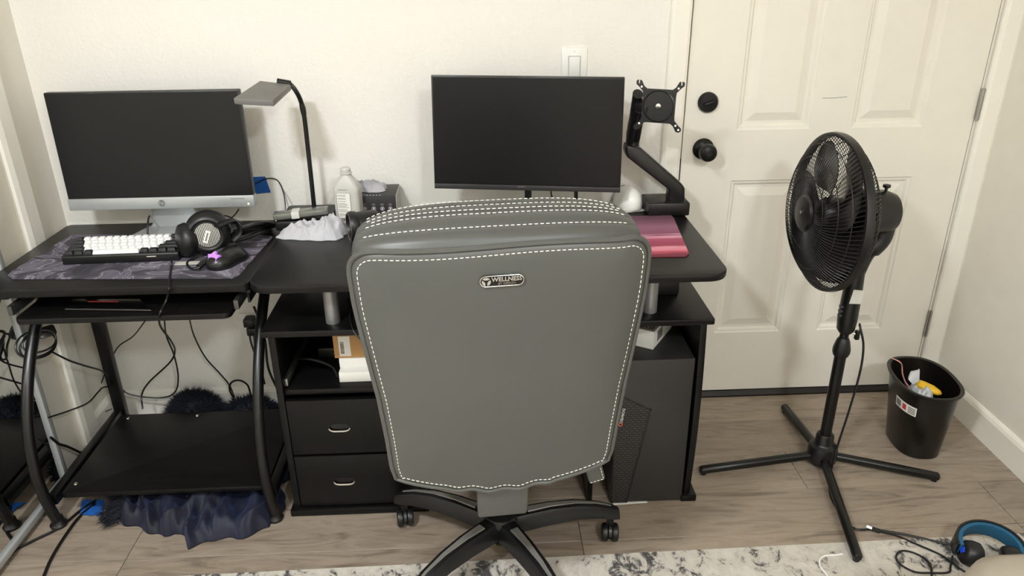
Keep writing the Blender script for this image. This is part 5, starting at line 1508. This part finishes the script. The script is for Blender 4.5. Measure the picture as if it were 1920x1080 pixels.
def fur_mound(name, label, c, rx, ry_, rz_, n, seed, L_=0.028):
    th_ = thing(name, label, 'fur cushion', (c[0], c[1], c[2]))
    m_ = MB(T(*c)).lathe([(0.0001, 0.002)] + [(math.sin(math.pi * k / 2 / 8 + 0.0) if False else math.cos(math.pi / 2 * k / 8), math.sin(math.pi / 2 * k / 8)) for k in range(8)] + [(0.01, 1.0)], 24, M=Matrix.Diagonal((rx, ry_, rz_, 1)))
    m_.build('core', M_NAVYFUR, th_)
    pn = []
    random.seed(seed)
    for _ in range(500):
        a = random.uniform(0, 2 * math.pi); e = math.asin(random.random())
        d = Vector((math.cos(a) * math.cos(e), math.sin(a) * math.cos(e), math.sin(e)))
        pn.append((Vector(c) + Vector((d.x * rx, d.y * ry_, d.z * rz_)), d))
    f_ = fur(MB(), pn, n, L_, seed + 1, 0.0014).build('fur', M_NAVYFUR, th_, smooth=False); f_['kind'] = 'stuff'
    return th_
fur_mound('fur_cushion', 'fluffy navy fur heap at the back edge of the low desk shelf', (-0.985, 2.222, 0.030), 0.085, 0.050, 0.088, 3400, 31, 0.034)
fur_mound('fur_cushion', 'flat navy fur strip beside the coiled cable behind the low shelf', (-0.800, 2.225, 0.030), 0.095, 0.045, 0.062, 2000, 33, 0.024)
fur_mound('fur_cushion', 'small dark fur tuft on the floor in the corner beside the mirror', (-1.235, 2.02, 0.002), 0.030, 0.075, 0.060, 900, 35, 0.02)

# ------------------------------------------------------------------ headset on the floor
h0 = onZ(1838, 1030, 0.008)
H2 = thing('headset', 'black and blue headset lying on the edge of the rug by the bed', 'headset', (h0.x, h0.y, 0.007))
HM = T(h0.x - 0.006, h0.y - 0.034, 0.040) @ Matrix.Rotation(math.radians(-16), 4, 'Z') @ Matrix.Rotation(math.radians(14), 4, 'X')
arc = [math.radians(-12 + 204 * k / 24) for k in range(25)]
R2 = 0.069
def arc_band(r0, r1, w):
    return [[(r_ * math.cos(t) * 1.12, r_ * math.sin(t), z_) for r_, z_ in ((r0, -w), (r1, -w), (r1, w), (r0, w))] for t in arc]
MB(HM).rings(arc_band(R2, R2 + 0.006, 0.024), True).build('headband', M_BLKSATIN, H2, bevel=0.0015)
MB(HM).rings(arc_band(R2 - 0.010, R2, 0.022), True).build('headband_pad', M_TEAL, H2, bevel=0.003)
for s in (-1, 1):
    CMx = HM @ T(s * R2 * 0.80, -0.02, 0.0) @ aim((s, 0.0, 0.25))
    cu = MB(CMx).lathe([(0.0001, -0.030), (0.026, -0.030), (0.033, -0.022), (0.034, -0.008), (0.031, 0.006), (0.024, 0.014), (0.0001, 0.016)], 28).build('ear_cup', M_BLK, H2, angle=50)
    MB(CMx @ T(0, 0.006, 0.0145)).prism([(-0.008, -0.006), (0.004, -0.009), (0.009, 0.004), (-0.002, 0.010)], 0, 0.003).build('blue_logo', M_LEDB, cu)
usb = thing('usb_cable', 'black usb cable with a bright metal plug lying on the floor', 'cable', onZ(1628, 988, 0.004))
qa, qb = onZ(1625, 987, 0.008), onZ(1635, 991, 0.008)
MB().tube([qa, qb], 0.0045, 4).build('metal_plug', M_CHROME, usb)
MB().tube([qb, onZ(1650, 996, 0.008)], 0.006, 8).build('plug_grip', M_BLK, usb)
MB().tube(catmull([onZ(1650, 996, 0.008), onZ(1680, 1004, 0.006), onZ(1720, 1021, 0.010), onZ(1765, 1041, 0.010), onZ(1800, 1066, 0.010), onZ(1830, 1085, 0.010)], 6), 0.0028, 6).build('lead', M_BLK, usb)
cable('audio_cable', [onZ(1786, 1042, 0.02), onZ(1782, 1062, 0.011), onZ(1778, 1073, 0.010), onZ(1745, 1074, 0.010), onZ(1715, 1072, 0.010), onZ(1688, 1058, 0.010), onZ(1680, 1044, 0.010), onZ(1690, 1033, 0.010), onZ(1712, 1036, 0.010), onZ(1735, 1048, 0.010), onZ(1745, 1062, 0.012), onZ(1747, 1085, 0.010)], 0.0026, 'thin black cord looped on the rug beside the floor headset', n=8, parent=H2)
cable('white_cable', [onZ(1580, 1039, 0.010), onZ(1565, 1041, 0.0095), onZ(1548, 1042, 0.0095), onZ(1538, 1048, 0.0095), onZ(1538, 1062, 0.0095), onZ(1552, 1080, 0.0095)], 0.0022, 'short white cable lying on the rug beside the fan leg', mat=M_WHITEP)

# ------------------------------------------------------------------ cables around the left desk
cable('power_cable', [onY(275, 598, 2.1), onY(250, 630, 2.2), onY(222, 650, 2.235), onY(205, 682, 2.25), onY(188, 728, 2.26), onY(192, 770, 2.25), (-1.23, 2.17, 0.11)], 0.0022, 'thin black cord slanting down behind the rear desk leg')
cable('power_cable', [onX(98, 660, -1.20), onX(130, 676, -1.19), onX(160, 686, -1.19), onX(195, 698, -1.20), onX(208, 722, -1.22), onX(218, 750, -1.235), onX(235, 772, -1.235)], 0.0028, 'black cord swaying from the curved left leg toward the rear leg')
cable('power_cable', [onX(90, 783, -1.25), onX(130, 770, -1.25), onX(165, 755, -1.25), onX(184, 735, -1.245), onX(195, 726, -1.235), onY(222, 726, 2.21), onY(245, 740, 2.215), onY(300, 746, 2.22), onY(328, 735, 2.22), onY(334, 705, 2.22), onY(326, 665, 2.22), onY(312, 630, 2.2), onY(308, 598, 2.1)], 0.0026, 'black cord sagging between mirror and wall under the left desk', n=10)
cable('power_cable', [onY(355, 597, 2.12), onY(364, 630, 2.2), onY(385, 670, 2.25), onY(412, 700, 2.265), onY(430, 722, 2.265), onY(440, 745, 2.25)], 0.0024, 'black cord hanging along the wall left of the coiled cable')
cable('coiled_cable', [onY(440, 750, 2.24), onY(431, 732, 2.24), onY(433, 718, 2.24), onY(448, 713, 2.24), onY(464, 722, 2.24), onY(470, 742, 2.24), onY(470, 752, 2.24)], 0.0034, 'thick black cable loop standing at the back of the low shelf')
cable('power_cable', [onY(476, 575, 2.24), onY(486, 600, 2.25), onY(497, 640, 2.24), onY(503, 690, 2.23), (-0.70, 2.23, 0.12)], 0.0042, 'thick black cord dropping beside the outlet behind the right desk')
pw = thing('power_plug', 'black power plugs and cords in the outlet between the desks', 'plug', (-0.78, 2.26, 0.15))
for px_, py_, r_ in ((467, 604, 0.016), (474, 620, 0.017)):
    q = onY(px_, py_, 2.265)
    MB(T(q.x, 2.27, q.z)).box((-r_, -0.02, -0.014), (r_, 0.0215, 0.014)).build('plug_body', M_BLK, pw, bevel=0.004)
MB().tube(catmull([onY(467, 612, 2.255), onY(470, 640, 2.25), onY(480, 670, 2.24), onY(487, 700, 2.24), onY(488, 745, 2.24)], 6), 0.0034, 6).build('cord', M_BLK, pw)
MB().tube(catmull([onY(476, 628, 2.255), onY(480, 660, 2.25), onY(488, 685, 2.24), onY(496, 720, 2.24)], 6), 0.0034, 6).build('cord', M_BLK, pw)
MB().tube([onY(478, 648, 2.25), onY(481, 664, 2.248)], 0.005, 8).build('paper_tag', M_PAPER, pw)
# coil of cable hung at the left leg
ck = thing('coiled_cable', 'coil of black cable hanging by the curved left leg, near the mirror', 'cable', (-1.22, 1.84, 0.53))
for k, (px_, py_, rr) in enumerate(((72, 648, 0.042), (68, 644, 0.046), (74, 640, 0.038))):
    c_ = onX(px_, py_, -1.235 + 0.006 * k)
    MB(T(*c_) @ aim((0.75, -0.5, 0.45 + 0.15 * k))).tube([(rr * math.cos(t) * 1.15, rr * math.sin(t) * 0.8, 0.003 * math.sin(3 * t)) for t in [2 * math.pi * j / 28 for j in range(28)]], 0.0028, 6, closed=True).build('loop', M_BLK, ck)
bkt = onX(88, 622, -1.235)
MB(T(*bkt)).prism(rrect(-0.022, -0.016, 0.022, 0.016, 0.008), -0.006, 0.006, M=aim((0.6, -0.6, 0.5))).build('cable_hook', M_STEELDARK, ck, bevel=0.002)
# black bag with cables in the corner below the shelf, beside the mirror
cable('power_cable', [onX(95, 820, -1.262), onX(110, 832, -1.262), onX(128, 838, -1.255), (-1.245, 2.0, 0.05)], 0.004, 'black cords bunched on the floor by the mirror corner')
cable('power_cable', [onZ(180, 938, 0.006), onZ(150, 958, 0.004), onZ(110, 990, 0.004), onZ(60, 1015, 0.004), onZ(25, 1035, 0.004), onZ(-10, 1075, 0.004), onZ(-40, 1120, 0.004)], 0.0042, 'black floor cord curving left from the blue tape along the mirror', n=8)
cable('power_cable', [onZ(178, 944, 0.006), onZ(150, 968, 0.004), onZ(122, 1005, 0.004), onZ(95, 1050, 0.004), onZ(75, 1100, 0.004), onZ(60, 1140, 0.004)], 0.0042, 'black floor cord running toward the camera from the blue tape', n=8)
